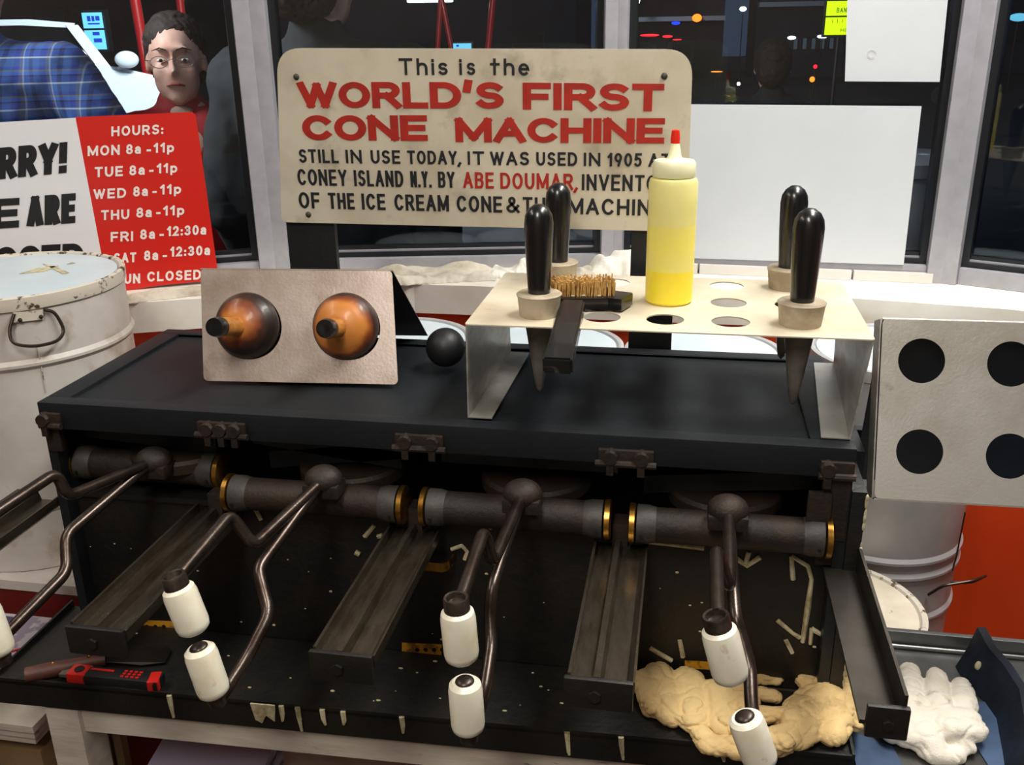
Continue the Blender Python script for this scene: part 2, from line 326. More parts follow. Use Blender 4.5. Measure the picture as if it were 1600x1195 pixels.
def strokes(txt, name, mat, O, X, Y, w, h, t, gap=.22, parent=None, depth=.0005, lift=.0, asp=1.):
    """brush letters; t stroke thickness in metres, h capital height, w overall width"""
    X = Vector(X).normalized(); Y = Vector(Y).normalized(); Nn = X.cross(Y).normalized(); O = Vector(O)
    ws = [GL[c][0]*1. for c in txt]; gaps = (len(txt)-1)*gap
    k = (w-t*len(txt))/max(sum(ws)+gaps, 1e-3); x = 0.; bm = bmesh.new(); z = lift
    for c, cw in zip(txt, ws):
        for st in GL[c][1]:
            P = [Vector((x+t/2+px*cw*k if cw else x+t/2+px*h*.4, t/2+py*(h*asp-t))) for px, py in st]
            Q = [P[0]]
            for p in P[1:]:
                if (p-Q[-1]).length > 1e-6: Q.append(p)
            P = Q; n = len(P); closed = n > 4 and (P[0]-P[-1]).length < t*.05
            if not closed:
                P[0] = P[0]+(P[0]-P[1]).normalized()*t*.48; P[-1] = P[-1]+(P[-1]-P[-2]).normalized()*t*.48
            Ls, Rs = [], []
            for i, p in enumerate(P):
                a = (p-P[i-1]).normalized() if i else ((p-P[-2]).normalized() if closed else (P[1]-p).normalized())
                b = (P[i+1]-p).normalized() if i < n-1 else ((P[1]-p).normalized() if closed else a)
                m_ = (a+b).normalized(); nn_ = Vector((-m_.y, m_.x)); d = t/2/max(.5, math.sqrt(max(.01, (1+a.dot(b))/2)))
                Ls.append(p+nn_*d); Rs.append(p-nn_*d)
            for zz_ in (depth,):
                pass
            def V3(p, q): return bm.verts.new(O+X*p.x+Y*(p.y/asp)+Nn*q)
            A = [V3(p, z+depth) for p in Ls]; B = [V3(p, z+depth) for p in Rs]; A0 = [V3(p, z) for p in Ls]; B0 = [V3(p, z) for p in Rs]
            for i in range(n-1):
                for f in ((B[i], B[i+1], A[i+1], A[i]), (A[i], A[i+1], A0[i+1], A0[i]), (B0[i], B0[i+1], B[i+1], B[i])): bm.faces.new(f)
            z += depth*.04
        x += cw*k+t+gap*k
    me = bpy.data.meshes.new(name); bm.to_mesh(me); bm.free(); me.materials.append(mat)
    o = bpy.data.objects.new(name, me); COL.objects.link(o)
    if parent: world_parent(o, parent)
    return o
def holed(outline, holes, thick, M, n=40):
    """sheet with round holes in local XY, thickness along Z, placed by matrix M; returns MB"""
    c = bpy.data.curves.new('h', 'CURVE'); c.dimensions = '2D'; c.fill_mode = 'BOTH'; c.extrude = thick/2
    def sp(pts):
        s = c.splines.new('POLY'); s.points.add(len(pts)-1)
        for i, p in enumerate(pts): s.points[i].co = (p[0], p[1], 0, 1)
        s.use_cyclic_u = True
    sp(outline)
    for x, y, r in holes: sp([(x+r*math.cos(2*PI*i/n), y+r*math.sin(2*PI*i/n)) for i in range(n)])
    t = bpy.data.objects.new('h', c); COL.objects.link(t); bpy.context.view_layer.update()
    me = bpy.data.meshes.new_from_object(t.evaluated_get(bpy.context.evaluated_depsgraph_get())); bpy.data.objects.remove(t, do_unlink=True)
    m = MB(); m.bm.from_mesh(me); m.bm.transform(M); return m
def rrect(x0, y0, x1, y1, r, n=6):
    out = []
    for cx, cy, a in ((x1-r, y1-r, 0), (x0+r, y1-r, 90), (x0+r, y0+r, 180), (x1-r, y0+r, 270)):
        for i in range(n+1):
            t = math.radians(a+90*i/n); out.append((cx+r*math.cos(t), cy+r*math.sin(t)))
    return out
def local(o, x, y, z, rot):
    m = Matrix.Translation(o) @ rot.to_4x4(); return m

# ================================================================== THE SETTING
SILL = 1.07
sf = [(-2.2, -.35), (-.82, .34), (-.205, .540), (.262, .735), (1.06, .73), (1.30, .69), (1.85, .45), (3.4, -.3)]        # sill front edge
V = [(-2.1, -.27), (-.74, .428), (-.035, .79), (.622, .925), (1.235, .885), (1.75, .64), (3.3, -.1)]                   # mullion feet
def strip(pa, pb, z0, z1, name, mat):
    m = MB(); n = len(pa)
    lo = [m.bm.verts.new((x, y, z0)) for x, y in pa]; hi = [m.bm.verts.new((x, y, z1)) for x, y in pa]
    lo2 = [m.bm.verts.new((x, y, z0)) for x, y in pb]; hi2 = [m.bm.verts.new((x, y, z1)) for x, y in pb]
    for i in range(n-1):
        for a, b, c, d in ((lo[i], lo[i+1], hi[i+1], hi[i]), (lo2[i+1], lo2[i], hi2[i], hi2[i+1]), (hi[i], hi[i+1], hi2[i+1], hi2[i]), (lo[i+1], lo[i], lo2[i], lo2[i+1])):
            m.bm.faces.new((a, b, c, d))
    for i in (0, n-1): m.bm.faces.new((lo[i], hi[i], hi2[i], lo2[i]))
    return struct(m.build(name, mat, smooth=False))
def shift(p, d):   # push the polyline outward (+y side)
    out = []
    for i, (x, y) in enumerate(p):
        a = Vector(p[max(i-1, 0)]); b = Vector(p[min(i+1, len(p)-1)]); t = (b-a).normalized(); n = Vector((-t.y, t.x)); out.append((x+n.x*d, y+n.y*d))
    return out
back = shift(V, .10); bk = [(-2.2, -.1)]+back[1:-1]+[(3.4, .1)]
# window ledge, thick white lip
sb = [(-2.25, -.17), (-.78, .53), (-.26, .80), (.15, .93), (.75, 1.02), (1.28, .98), (1.86, .72), (3.5, .02)]
sill = strip(sf, sb, SILL-.056, SILL, 'trim_1', sill_m)
wl = strip(shift(sf, .025), shift(sf, .14), 0, SILL-.0565, 'wall_back', orange)
hdr = strip(V, shift(V, .12), 2.22, 2.72, 'wall_header', sill_m)
struct(MB().box((-2.3, -2.7, -.05), (3.5, 1.2, 0)).build('floor', floor_m, smooth=False))
struct(MB().box((-2.3, -2.7, 2.7), (3.5, 1.2, 2.75)).build('ceiling', ceil_m, smooth=False))
struct(MB().box((-2.35, -2.7, 0), (-2.25, .2, 2.7)).build('wall_left', wallin, smooth=False))
struct(MB().box((3.4, -2.7, 0), (3.5, .3, 2.7)).build('wall_right', wallin, smooth=False))
struct(MB().box((-2.3, -2.8, 0), (3.5, -2.7, 2.7)).build('wall_front', wallin, smooth=False))
# low white tile upstand under window three, with its joints
def p3(p, z): return Vector((p[0], p[1], z))
TR = empty('trim_2', (.65, .9, SILL), 'row of low white tiles at the foot of the right hand window', 'tile'); del TR['category']; TR['kind'] = 'structure'
a, b = Vector(V[3]), Vector(V[4]); t = (b-a).normalized(); n = Vector((-t.y, t.x)); nn = 4
ext = (b-a).length
for i in range(nn):
    s0 = .03+(ext-.05)*i/nn+.002; s1 = .03+(ext-.05)*(i+1)/nn-.002
    P0 = a+t*s0-n*.034; P1 = a+t*s1-n*.034
    wp(MB().prism([p3(P0, SILL+.0005), p3(P1, SILL+.0005), p3(P1, SILL+.018), p3(P0, SILL+.018)], (n.x*.012, n.y*.012, 0)), 'tile', tilew, TR, smooth=False)
# windows
ZB, ZT = SILL, 2.22
def window(i, A, B, fw0, fw1, rail=.030):
    A = Vector(A); B = Vector(B); t = (B-A).normalized(); n = Vector((-t.y, t.x)); L = (B-A).length
    e = bpy.data.objects.new('window_%d' % i, None); COL.objects.link(e); e.location = (A.x, A.y, ZB); e.rotation_euler = (0, 0, math.atan2(t.y, t.x)); e['kind'] = 'structure'
    def lb(x0, x1, y0, y1, z0, z1, name, mat, bev=0):
        o = MB().box((x0, y0, z0), (x1, y1, z1), bev=bev).build(name, mat, e, smooth=bool(bev)); return o
    H = ZT-ZB
    lb(0, fw0, -.03, .05, 0, H, 'jamb', frame_m, .003); lb(L-fw1, L, -.03, .05, 0, H, 'jamb', frame_m, .003)
    lb(fw0, L-fw1, -.02, .05, 0, rail, 'bottom_rail', frame_m, .003); lb(fw0, L-fw1, -.03, .05, H-.05, H, 'top_rail', frame_m, .003)
    g = .012
    lb(fw0, fw0+g, -.006, .03, rail, H-.05, 'gasket', gasket); lb(L-fw1-g, L-fw1, -.006, .03, rail, H-.05, 'gasket', gasket)
    lb(fw0+g, L-fw1-g, -.006, .03, rail, rail+.010, 'gasket', gasket)
    lb(fw0+g, L-fw1-g, .000, .022, rail+.010, rail+.0135, 'bead', frame_m)
    lb(fw0+g, L-fw1-g, .004, .02, rail+.0135, rail+.020, 'gasket', gasket)
    lb(fw0+g*.5, L-fw1-g*.5, .010, .016, rail+.015, H-.05, 'pane', glass)
    return e
window(1, V[1], V[2], .04, .034); window(2, V[2], V[3], .032, .027); window(3, V[3], V[4], .022, .032); window(4, V[4], V[5], .03, .03)
window(5, V[0], V[1], .04, .04); window(6, V[5], V[6], .04, .04)
struct(MB().box((-45, 1.15, -.12), (45, 70, -.05)).build('pavement', asphalt, smooth=False))

# ================================================================== THE CONE MACHINE
MC = empty('cone_baking_machine', (.475, .15, .775), 'long black cone baking machine with rails, rollers and a drip tray', 'machine')
W, D, ZT1 = .95, .3086, 1.10
# top lid: rim and recessed sheet
m = MB(); rimw = .028
m.box((0, 0, 1.066), (W, .022, 1.10), bev=.002).box((0, D-.022, 1.066), (W, D, 1.10), bev=.002).box((0, .022, 1.066), (.03, D-.022, 1.10), bev=.002).box((W-.045, .022, 1.066), (W, D-.022, 1.10), bev=.002)
wp(m, 'lid_rim', blacktop, MC)
wp(MB().box((.03, .022, 1.088), (W-.045, D-.022, 1.0955)), 'lid_sheet', blacktop, MC)
# carcass
wp(MB().box((0, .004, .776), (.012, D-.002, 1.066)), 'side_panel', black, MC)
wp(MB().box((W-.012, .004, .776), (W, D-.002, 1.066)), 'side_panel', black, MC)
wp(MB().box((.012, D-.012, .776), (W-.012, D-.002, 1.066)), 'back_panel', black, MC)
wp(MB().box((.012, .024, .776), (W-.012, .032, .972), bev=.001), 'front_panel', black2, MC)
wp(MB().box((.012, .018, .966), (W-.012, .05, .973)), 'panel_flange', black2, MC)
wp(MB().box((.012, .17, .972), (W-.012, .18, 1.066)), 'oven_back', black2, MC)
for x in (.0, .9): wp(MB().box((x+.002, .001, 1.035) if x == 0 else (x+.02, .001, .99), (x+.022, .012, 1.066) if x == 0 else (x+.048, .012, 1.066), bev=.002), 'corner_plate', rustiron, MC)
# slanting oven flaps behind each iron
for xa, xb, za, zb in ((.25, .44, 1.062, 1.04), (.27, .45, 1.03, 1.055), (.49, .70, 1.053, 1.053), (.73, .93, 1.03, 1.05), (.02, .2, 1.056, 1.045)):
    wp(MB().prism([(xa, .05, za), (xb, .05, zb), (xb, .05, zb-.022), (xa, .05, za-.022)], (0, .006, 0)), 'oven_flap', black, MC, smooth=False)
# hinge clusters on the lip
def hinge(x, z, s=1, w=.05, n=2):
    m = MB(); m.box((x-w/2, -.006, z-.010), (x+w/2, .0005, z+.010), bev=.002)
    for k in range(n):
        xx = x-w*.28+w*.56*k/max(1, n-1)
        m.cyl((xx, -.012, z+.002), (xx, 0, z+.002), .007*s, .008*s, n=10); m.box((xx-.004, -.010, z-.019), (xx+.004, -.002, z), bev=.001)
    m.cyl((x-w*.55, -.006, z-.006), (x+w*.55, -.006, z-.006), .004, n=8)
    wp(m, 'hinge', rustiron, MC)
for u, v, w_, n_ in ((80, 657, .026, 1), (347, 672, .06, 3), (655, 692, .056, 2), (978, 716, .06, 2), (1308, 735, .034, 1)):
    p = at(u, v, -.003); hinge(p.x, max(p.z, 1.068), 1.1, w_, n_)
wp(MB().box((.905, -.006, 1.0), (.93, .001, 1.05), bev=.003), 'hinge', rustiron, MC)
# drip tray
TZ = .775
m = MB(); P = [(-.045, -.112), (.968, -.083), (.968, .02), (-.045, .05)]
m.prism([(x, y, TZ-.004) for x, y in P], (0, 0, .004)); wp(m, 'tray_floor', black2, MC, smooth=False)
a, b = Vector((-.045, -.112, 0)), Vector((.968, -.083, 0))
m = MB(); m.prism([(-.045, -.112, TZ-.034), (.968, -.083, TZ-.034), (.968, -.083, TZ+.004), (-.045, -.112, TZ+.004)], (0, .003, 0)); wp(m, 'tray_front_lip', black2, MC, smooth=False)
m = MB(); m.prism([(-.048, -.112, TZ-.034), (-.048, .05, TZ-.034), (-.048, .05, TZ+.01), (-.048, -.112, TZ+.006)], (.003, 0, 0)); wp(m, 'tray_side_lip', black2, MC, smooth=False)
m = MB(); m.prism([(.966, -.083, TZ-.034), (.966, .02, TZ-.034), (.966, .02, TZ+.01), (.966, -.083, TZ+.006)], (.003, 0, 0)); wp(m, 'tray_side_lip', black2, MC, smooth=False)
# rails
def rail(x, y0=.012, y1=-.245, z=.957, w_=.029):
    prof = [(-w_, .0), (-w_, .016), (-w_+.003, .016), (-w_+.003, .004), (-.008, .004), (-.006, .014), (.0, .014), (.003, .004), (w_-.006, .004), (w_, .012), (w_+.002, .012), (w_+.002, .0), (w_-.004, -.006), (-w_+.004, -.006)]
    m = MB(); m.prism([(x+a, y0, z+b) for a, b in prof], (0, y1-y0, 0))
    o = wp(m, 'rail', railst, MC, ang=25)
    e = MB().box((x-w_-.003, y1-.006, z-.017), (x+w_+.001, y1, z+.014), bev=.0022); e.cyl((x-.004, y1-.009, z-.002), (x-.004, y1-.005, z-.002), .006, n=6)
    e = e.build('end_plate', black2); e.parent = o
    return o
for x in (-.033, .215, .4675, .708): rail(x)
m = MB(); m.prism([(x_, .012, z_) for x_, z_ in ((.930, .951), (.930, .955), (.9635, .955), (.9635, .984), (.9665, .984), (.9665, .949))], (0, -.257, 0))
o = wp(m, 'rail', railst2, MC, ang=25)
e_ = MB().box((.934, -.251, .942), (.969, -.245, .974), bev=.0022); e_.cyl((.952, -.254, .957), (.952, -.25, .957), .005, n=6); e_ = e_.build('end_plate', black2); e_.parent = o
wp(MB().box((W+.0005, .002, .80), (W+.016, .30, 1.05), bev=.001), 'side_sheet', black2, MC)
# brackets that carry the rails under the lip
for x in (.215, .4675, .708, .93): wp(MB().box((x-.01, .004, .958), (x+.008, .03, .99), bev=.002), 'rail_bracket', rustiron, MC)
# yellow labels, brass pulls and batter crusts
def lab(u0, v0, u1, v1, Y=None):
    m = MB(); A = [atz(u, v, TZ+.0012) for u, v in ((u0, v1), (u1, v1+4), (u1, v0+4), (u0, v0))]; m.prism(A, (0, 0, -.001)); return wp(m, 'warning_label', yellab, MC, smooth=False)
def labf(u0, v0, u1, v1):
    m = MB(); A = [at(u, v, .0235) for u, v in ((u0, v1), (u1, v1+3), (u1, v0+3), (u0, v0))]; m.prism(A, (0, .0008, 0)); return wp(m, 'warning_label', yellab, MC, smooth=False)
labf(200, 968, 275, 988); labf(628, 1004, 690, 1024); labf(1070, 1032, 1125, 1044)
for u, v in ((205, 978), (640, 1014)):
    for k in range(4):
        p = at(u+12+k*13, v+1, .0232); wp(MB().cyl((p.x, .0228, p.z), (p.x, .0236, p.z), .003, n=8), 'label_spot', black2, MC)
def pull(pts, r=.004):
    m = MB(); P = [at(u, v, y) for u, v, y in pts]
    for i, p in enumerate(P): pass
    A = rnd(P, .01); k = len(A)
    vs = []
    for p in A: vs.append((m.bm.verts.new(p+Vector((0, 0, .006))), m.bm.verts.new(p-Vector((0, 0, .006))), m.bm.verts.new(p+Vector((0, .003, -.006))), m.bm.verts.new(p+Vector((0, .003, .006)))))
    for a, b in zip(vs, vs[1:]):
        for i in range(4): m.bm.faces.new((a[i], a[(i+1) % 4], b[(i+1) % 4], b[i]))
    m.bm.faces.new(vs[0]); m.bm.faces.new(vs[-1][::-1])
    wp(m, 'brass_pull', brass, MC)
pull([(640, 868, .022), (655, 884, .0), (700, 888, .0), (712, 864, .02)])
rc = random.Random(7)
m = MB(); z_ = .80
for i_ in range(60):
    zz0 = rc.uniform(.80, 1.05); m.sph((W+.0158, .0018+rc.uniform(-.0005, .002), zz0), rc.uniform(.0008, .0022), (1, 1, rc.uniform(1, 4)), n=6)
o = wp(m, 'batter_edge', crust, MC); o['kind'] = 'stuff'
def drip(path, r=.0022, y=.0225):
    m = MB(); P = [at(u, v, y) for u, v in path]; k = len(P)
    m.tube(P, [r*(1+.6*rc.random()) for _ in P], n=6, smooth=0); wp(m, 'batter_drip', crust, MC)
for path in ([(1236, 868), (1262, 884), (1268, 905), (1262, 950), (1254, 1003)], [(1236, 868), (1239, 905)], [(1150, 872), (1167, 884), (1188, 870)], [(1165, 880), (1170, 862)],
             [(1215, 969), (1240, 990), (1250, 996)], [(1268, 982), (1266, 1006)], [(1268, 982), (1290, 995)], [(1062, 1000), (1067, 1026)], [(1228, 1000), (1238, 1020)],
             [(1012, 846), (1050, 850), (1100, 856)], [(705, 858), (722, 852), (730, 862), (726, 874)], [(570, 838), (585, 820)], [(590, 838), (598, 836)], [(396, 788), (408, 812)], [(762, 818), (768, 826)], [(1312, 824), (1322, 828), (1318, 838)],
             [(1016, 1012), (1050, 1032)], [(555, 862), (562, 866)]):
    drip(path, .0022)
for _ in range(46):
    u = rc.uniform(120, 1290); v = rc.uniform(.1, .9)*180+790+u*.07
    p = at(u, v, .0235); s = rc.uniform(.0006, .0016)
    wp(MB().sph((p.x, .0235, p.z), s, (1.6, .5, 1), n=6), 'batter_speck', crust, MC)
for i in range(13):
    x = rc.choice((.185, .31, .325, .33, .345, .365, .375, .40, .415, .47, .545, .575, .66, .72, .80, .83)); L_ = rc.uniform(.010, .028)
    y = -.113+(x+.045)*.0286; m = MB(); m.tube([(x, y, TZ+.002), (x+.001, y-.001, TZ-.01), (x+rc.uniform(0, .004), y-.0015, TZ-.004-L_)], [.0035, .003, .0016], n=6); wp(m, 'lip_drip', crust, MC)
m = MB(); m.prism([(.288, -.1065, TZ+.003), (.318, -.1055, TZ+.003), (.316, -.1055, TZ-.02), (.306, -.106, TZ-.012), (.300, -.106, TZ-.024), (.292, -.106, TZ-.02)], (0, .002, 0)); wp(m, 'lip_drip', crust, MC, smooth=False)
for _ in range(40):
    x = rc.uniform(0, .95); y = rc.uniform(-.08, .01); s = rc.uniform(.0008, .0022); wp(MB().sph((x, y, TZ+.0006), s, (1.5, .8, .5), n=6), 'batter_speck', crust, MC)

# ------------------------------------------------------------------ the four cone irons on the rails
def iron(x0, x1, y, z, hub, up, lo, gu, gl, label):
    e = empty('cone_iron', ((x0+x1)/2, y, z-.03), label, 'cone iron', 'cone irons rolling on the rails')
    R_ = .0228; b_ = .0075
    m = MB(); m.lathe([(0, 0), (.0198, 0), (.0198, x1-x0-.06), (0, x1-x0-.06)], (x0+.03, y, z), (x1, y, z)); wp(m, 'roller_housing', rustiron, e)
    for a, s in ((x0, 1), (x1, -1)):
        wp(MB().lathe([(0, 0), (R_-.002, 0), (R_, .001), (R_, b_-.001), (R_-.002, b_), (0, b_)], (a, y, z), (a+s, y, z)), 'brass_wheel', brass, e)
        wp(MB().lathe([(0, b_+.0015), (R_-.001, b_+.0015), (R_-.001, .022), (R_-.003, .030), (0, .030)], (a, y, z), (a+s, y, z)), 'collar', collar_m, e)
        wp(MB().cyl((a+s*.0145, y-R_+.0005, z-.004), (a+s*.0145, y-R_-.001, z-.004), .002, n=8), 'set_screw', black2, e)
    hx = hub[0]; H = Vector(hub)
    wp(MB().sph(H+Vector((0, .006, 0)), .022, (1, .9, .75), n=20).box((hx-.021, H.y-.010, H.z-.018), (hx+.021, H.y+.02, H.z-.002), bev=.003), 'hub', rustiron, e)
    wp(MB().lathe([(0, 0), (.062, 0), (.066, .004), (.066, .016), (.062, .02), (0, .02)], (hx, .075, z-.0), (hx, .075, z+1), n=32), 'mould', rustiron, e)
    for nm, P in (('upper_rod', up), ('lower_rod', lo)):
        wp(MB().tube([H]+P, .0063, n=12, smooth=.012), nm, gunmetal, e)
    for nm, (A, B) in (('upper_grip', gu), ('lower_grip', gl)):
        A = Vector(A); B = Vector(B); L_ = (B-A).length; r = .0155
        g = wp(MB().lathe([(0, .001), (r*.72, .001), (r*.93, .004), (r, .010), (r, L_-.008), (r*.94, L_-.003), (r*.75, L_), (0, L_)], A, B, n=28), nm, gripw, e)
        d = (B-A).normalized()
        if nm == 'upper_grip':
            c = MB().lathe([(0, -.005), (.007, -.006), (.0085, -.0105), (.0105, -.011), (.0115, -.009), (.0115, .003), (0, .003)], A, B, n=24).build('cap', capm)
        else:
            c = MB().sph(A+d*.001, .0088, (1, 1, .45), n=16, rot=frame(A, B)).build('bolt_head', capm)
        c.parent = g; c.matrix_parent_inverse = Matrix.Identity(4)
        if nm == 'lower_grip':
            c = MB().cyl(B-d*.001, B+d*.012, .010, .008, n=16).build('cap', capm); c.parent = g; c.matrix_parent_inverse = Matrix.Identity(4)
    return e
def P_(l): return [at(u, v, y) for u, v, y in l]
YG = -.262
# each: hub pixel etc. turned into points at chosen depths in the room
specs = [
 (.006, .212, .042, 1.003, (236, 722, .0), [(105, 776, -.13), (88, 738, -.13), (-70, 843, YG)], [(102, 836, -.135), (105, 893, -.16), (-10, 1010, YG)],
  ((-70, 850), (-38, 935)), ((-28, 945), (0, 1020)), 'leftmost cone iron, pushed furthest into the black machine'),
 (.236, .459, .0, .997, (503, 752, -.028), [(396, 853, -.155), (360, 803, -.155), (273, 906, YG)], [(403, 888, -.16), (408, 910, -.17), (421, 958, -.19), (385, 1030, -.235), (347, 1088, YG)],
  ((276, 914), (305, 985)), ((310, 1010), (336, 1084)), 'second cone iron from the left, above the red and black cutter'),
 (.478, .697, .0, .997, (815, 775, -.028), [(770, 880, -.155), (756, 829, -.155), (720, 936, YG)], [(769, 916, -.16), (765, 955, -.17), (768, 1005, -.19), (757, 1079, -.235), (737, 1147, YG)],
  ((714, 950), (722, 1030)), ((726, 1063), (732, 1140)), 'third cone iron from the left, between the two middle rails'),
 (.717, .934, .0, .995, (1138, 800, -.028), [(1140, 920, -.155), (1119, 857, -.155), (1121, 960, YG)], [(1149, 965, -.165), (1156, 985, -.17), (1172, 1043, -.19), (1174, 1106, -.225), (1196, 1205, YG)],
  ((1122, 978), (1143, 1060)), ((1163, 1118), (1190, 1192)), 'rightmost cone iron, its white grips above the tan gloves'),
]
for x0, x1, y, z, h, up, lo, gu, gl, lb_ in specs:
    iron(x0, x1, y, z, at(*h), P_(up), P_(lo), [at(a, b, YG-.008) for a, b in gu], [at(a, b, YG-.004) for a, b in gl], lb_)

# ================================================================== THINGS ON THE MACHINE
ry = lambda a: Matrix.Rotation(a, 3, 'Y'); rx = lambda a: Matrix.Rotation(a, 3, 'X'); rz = lambda a: Matrix.Rotation(a, 3, 'Z')
TOP = 1.1
# --- bent metal stand with two big holes, holding the wooden cone formers
e = empty('former_stand', (.29, .2, TOP), 'bent sheet metal stand with two round holes on the machine top', 'stand')
q = rz(math.radians(4.8)); O = Vector((.168, .098, TOP+.0008)); ax = q @ Vector((1, 0, 0)); ay = q @ Vector((0, 1, 0))
sl = Vector((0, 0, .130))+ay*.066-ax*.0145; up_ = sl.normalized(); nrm = ax.cross(up_)            # front sheet axes
Mf = Matrix((ax, up_, nrm)).transposed().to_4x4(); Mf.translation = O
hs = sl.length; SW = .252
hc = [(.062, .072), (.190, .073)]
mb = holed(rrect(0, 0, SW, hs, .006), [(x, y, .0432) for x, y in hc], .0014, Mf, n=56); wp(mb, 'front_sheet', standm, e, ang=20)
A = O+sl; Bk = O+ay*.205
dn = (Bk-A); mb = MB().prism([A-nrm*0, A+ax*SW, Bk+ax*(SW), Bk], ay*.0014+Vector((0, 0, .0006))); wp(mb, 'rear_sheet', postblk, e, smooth=False)
wp(MB().cyl(A+Vector((0, 0, -.0005)), A+ax*SW+Vector((0, 0, -.0005)), .0012, n=10), 'folded_edge', standm, e)
# --- cone formers
charwood = bpy.data.materials.new('charred_wood'); charwood.use_nodes = True; _n = charwood.node_tree
_b = _n.nodes['Principled BSDF']; _b.inputs['Roughness'].default_value = .42; _b.inputs['Coat Weight'].default_value = .12
_a = _n.nodes.new('ShaderNodeVertexColor'); _a.layer_name = 'char'; _r = _n.nodes.new('ShaderNodeValToRGB')
_r.color_ramp.elements[0].color = lin((190, 120, 52))+(1,); _r.color_ramp.elements[1].color = lin((28, 20, 17))+(1,); _k = _r.color_ramp.elements.new(.4); _k.color = lin((128, 62, 24))+(1,); _k = _r.color_ramp.elements.new(.7); _k.color = lin((62, 34, 22))+(1,)
_n.links.new(_a.outputs[0], _r.inputs[0]); _n.links.new(_r.outputs[0], _b.inputs['Base Color'])
def former(c2, mat, dx, dz, lab, r=.0425, hl=.052):
    c = Mf @ Vector((c2[0], c2[1], .0)); N_ = (nrm+ax*dx+up_*dz).normalized()
    f = empty('cone_former', c, lab, 'cone former', 'wooden cone formers in the stand')
    prof = [(0, -.085), (.006, -.08), (r*.92, -.004), (r*1.0, 0), (r*1.01, .004), (r*.98, .011), (r*.86, .020), (r*.62, .028), (r*.36, .033), (.0, .035)]
    # scorch: fine rings so the char can be stored per vertex, darkest at the rim
    pr2 = []
    for (ra, ha), (rb, hb_) in zip(prof, prof[1:]):
        for k in range(4): pr2.append((ra+(rb-ra)*k/4, ha+(hb_-ha)*k/4))
    pr2.append(prof[-1]); f1 = wp(MB().lathe(pr2, c, c+N_, n=56), 'former_head', charwood, f)
    at_ = f1.data.color_attributes.new('char', 'FLOAT_COLOR', 'POINT')
    for i_, v_ in enumerate(f1.data.vertices):
        d_ = v_.co-c; rr = (d_-N_*d_.dot(N_)).length/r; nz_ = noise.noise(v_.co*38+Vector((mat*9, 0, 0)))*.28+noise.noise(v_.co*120)*.16
        b_ = (rr-mat*.80-.14)*(3.6 if mat > .5 else 1.75)+nz_+(-.25*(d_.z/r) if mat < .5 else 0); b_ = max(0, min(1, b_)); at_.data[i_].color = (b_, b_, b_, 1)
    wp(MB().lathe([(.0125, .026), (.0115, .045), (.0115, .03+hl-.006), (.0105, .03+hl), (0, .03+hl)], c, c+N_, n=28), 'handle', wood_l, f)
    wp(MB().lathe([(0, .03+hl-.012), (.0118, .03+hl-.012), (.0125, .03+hl-.004), (.011, .03+hl+.003), (.004, .03+hl+.0035), (0, .03+hl+.002)], c, c+N_, n=28), 'handle_tip', blackplastic, f)
    return f
former(hc[0], .2, -.15, -.20, 'left wooden cone former, scorched darker, in the metal stand', hl=.052)
former(hc[1], .75, -.12, -.22, 'right wooden cone former, paler and more worn, in the metal stand', hl=.040)
# --- ball
tag(MB().sph((.4615, .197, TOP+.0265), .0258, n=40).build('black_ball', postblk), 'matt black ball behind the left leg of the rack', 'ball')
# --- rack
e = empty('cone_rack', (.747, .15, TOP), 'cream metal rack with three rows of round holes on the machine', 'rack')
RZ = 1.21; rx0, rx1, ry0, ry1 = .529, .960, .028, .272
cols = (.605, .676, .746, .817, .890); rows = (.075, .154, .234)
mb = holed(rrect(rx0, ry0, rx1, ry1, .004), [(x, y, .0208) for x in cols for y in rows], .0014, Matrix.Translation((0, 0, RZ)), n=36); wp(mb, 'top_sheet', rackt, e, ang=20)
wp(MB().prism([(rx0+.001, ry0, RZ), (rx0+.001, ry1, RZ), (.535, .262, TOP+.001), (.530, ry0-.004, TOP+.001)], (.0015, 0, 0)), 'side_leg', aluside, e, smooth=False)
wp(MB().prism([(.531, ry0-.004, TOP+.001), (.535, .262, TOP+.001), (.562, .262, TOP+.001), (.558, ry0-.004, TOP+.001)], (0, 0, .0013)), 'foot_flange', aluside, e, smooth=False)
wp(MB().prism([(rx1-.001, ry0, RZ), (rx1-.001, ry1, RZ), (.962, ry1, TOP+.001), (.946, ry0-.006, TOP+.001)], (-.0015, 0, 0)), 'side_leg', aluside, e, smooth=False)
wp(MB().prism([(.946, ry0-.006, TOP+.001), (.962, ry1, TOP+.001), (.936, ry1, TOP+.001), (.916, ry0-.006, TOP+.001)], (0, 0, .0013)), 'foot_flange', alu, e, smooth=False)
# --- cone rollers standing in the rack
def roller(c, r, lab, dz=0):
    x, y = cols[c], rows[r]
    f = empty('cone_roller', (x, y, RZ), lab, 'cone roller', 'handled cone rollers standing in the rack'); b = (x, y, RZ+.0008); t = (x, y, RZ+1)
    wp(MB().lathe([(0, 0), (.0222, 0), (.0245, .021), (.0258, .0245), (.024, .026), (0, .026)], b, t, n=40), 'collar', collarwood, f)
    wp(MB().lathe([(0, .0), (.0175, 0), (.011, -.045), (.0045, -.088), (.0018, -.092), (0, -.0935)], b, t, n=32), 'cone', conesteel, f)
    wp(MB().lathe([(0, .0255), (.0125, .0255), (.0145, .06), (.0158, .09), (.0162, .104), (.015, .113), (.0112, .120), (.005, .1245), (0, .125)], b, t, n=32), 'handle', blackplastic, f)
roller(0, 0, 'black handled cone roller at the front left, beside the wire brush')
roller(0, 2, 'black handled cone roller at the back left, behind the brush')
roller(4, 0, 'black handled cone roller at the front right, hiding another')
roller(4, 2, 'black handled cone roller at the back right, mostly hidden')
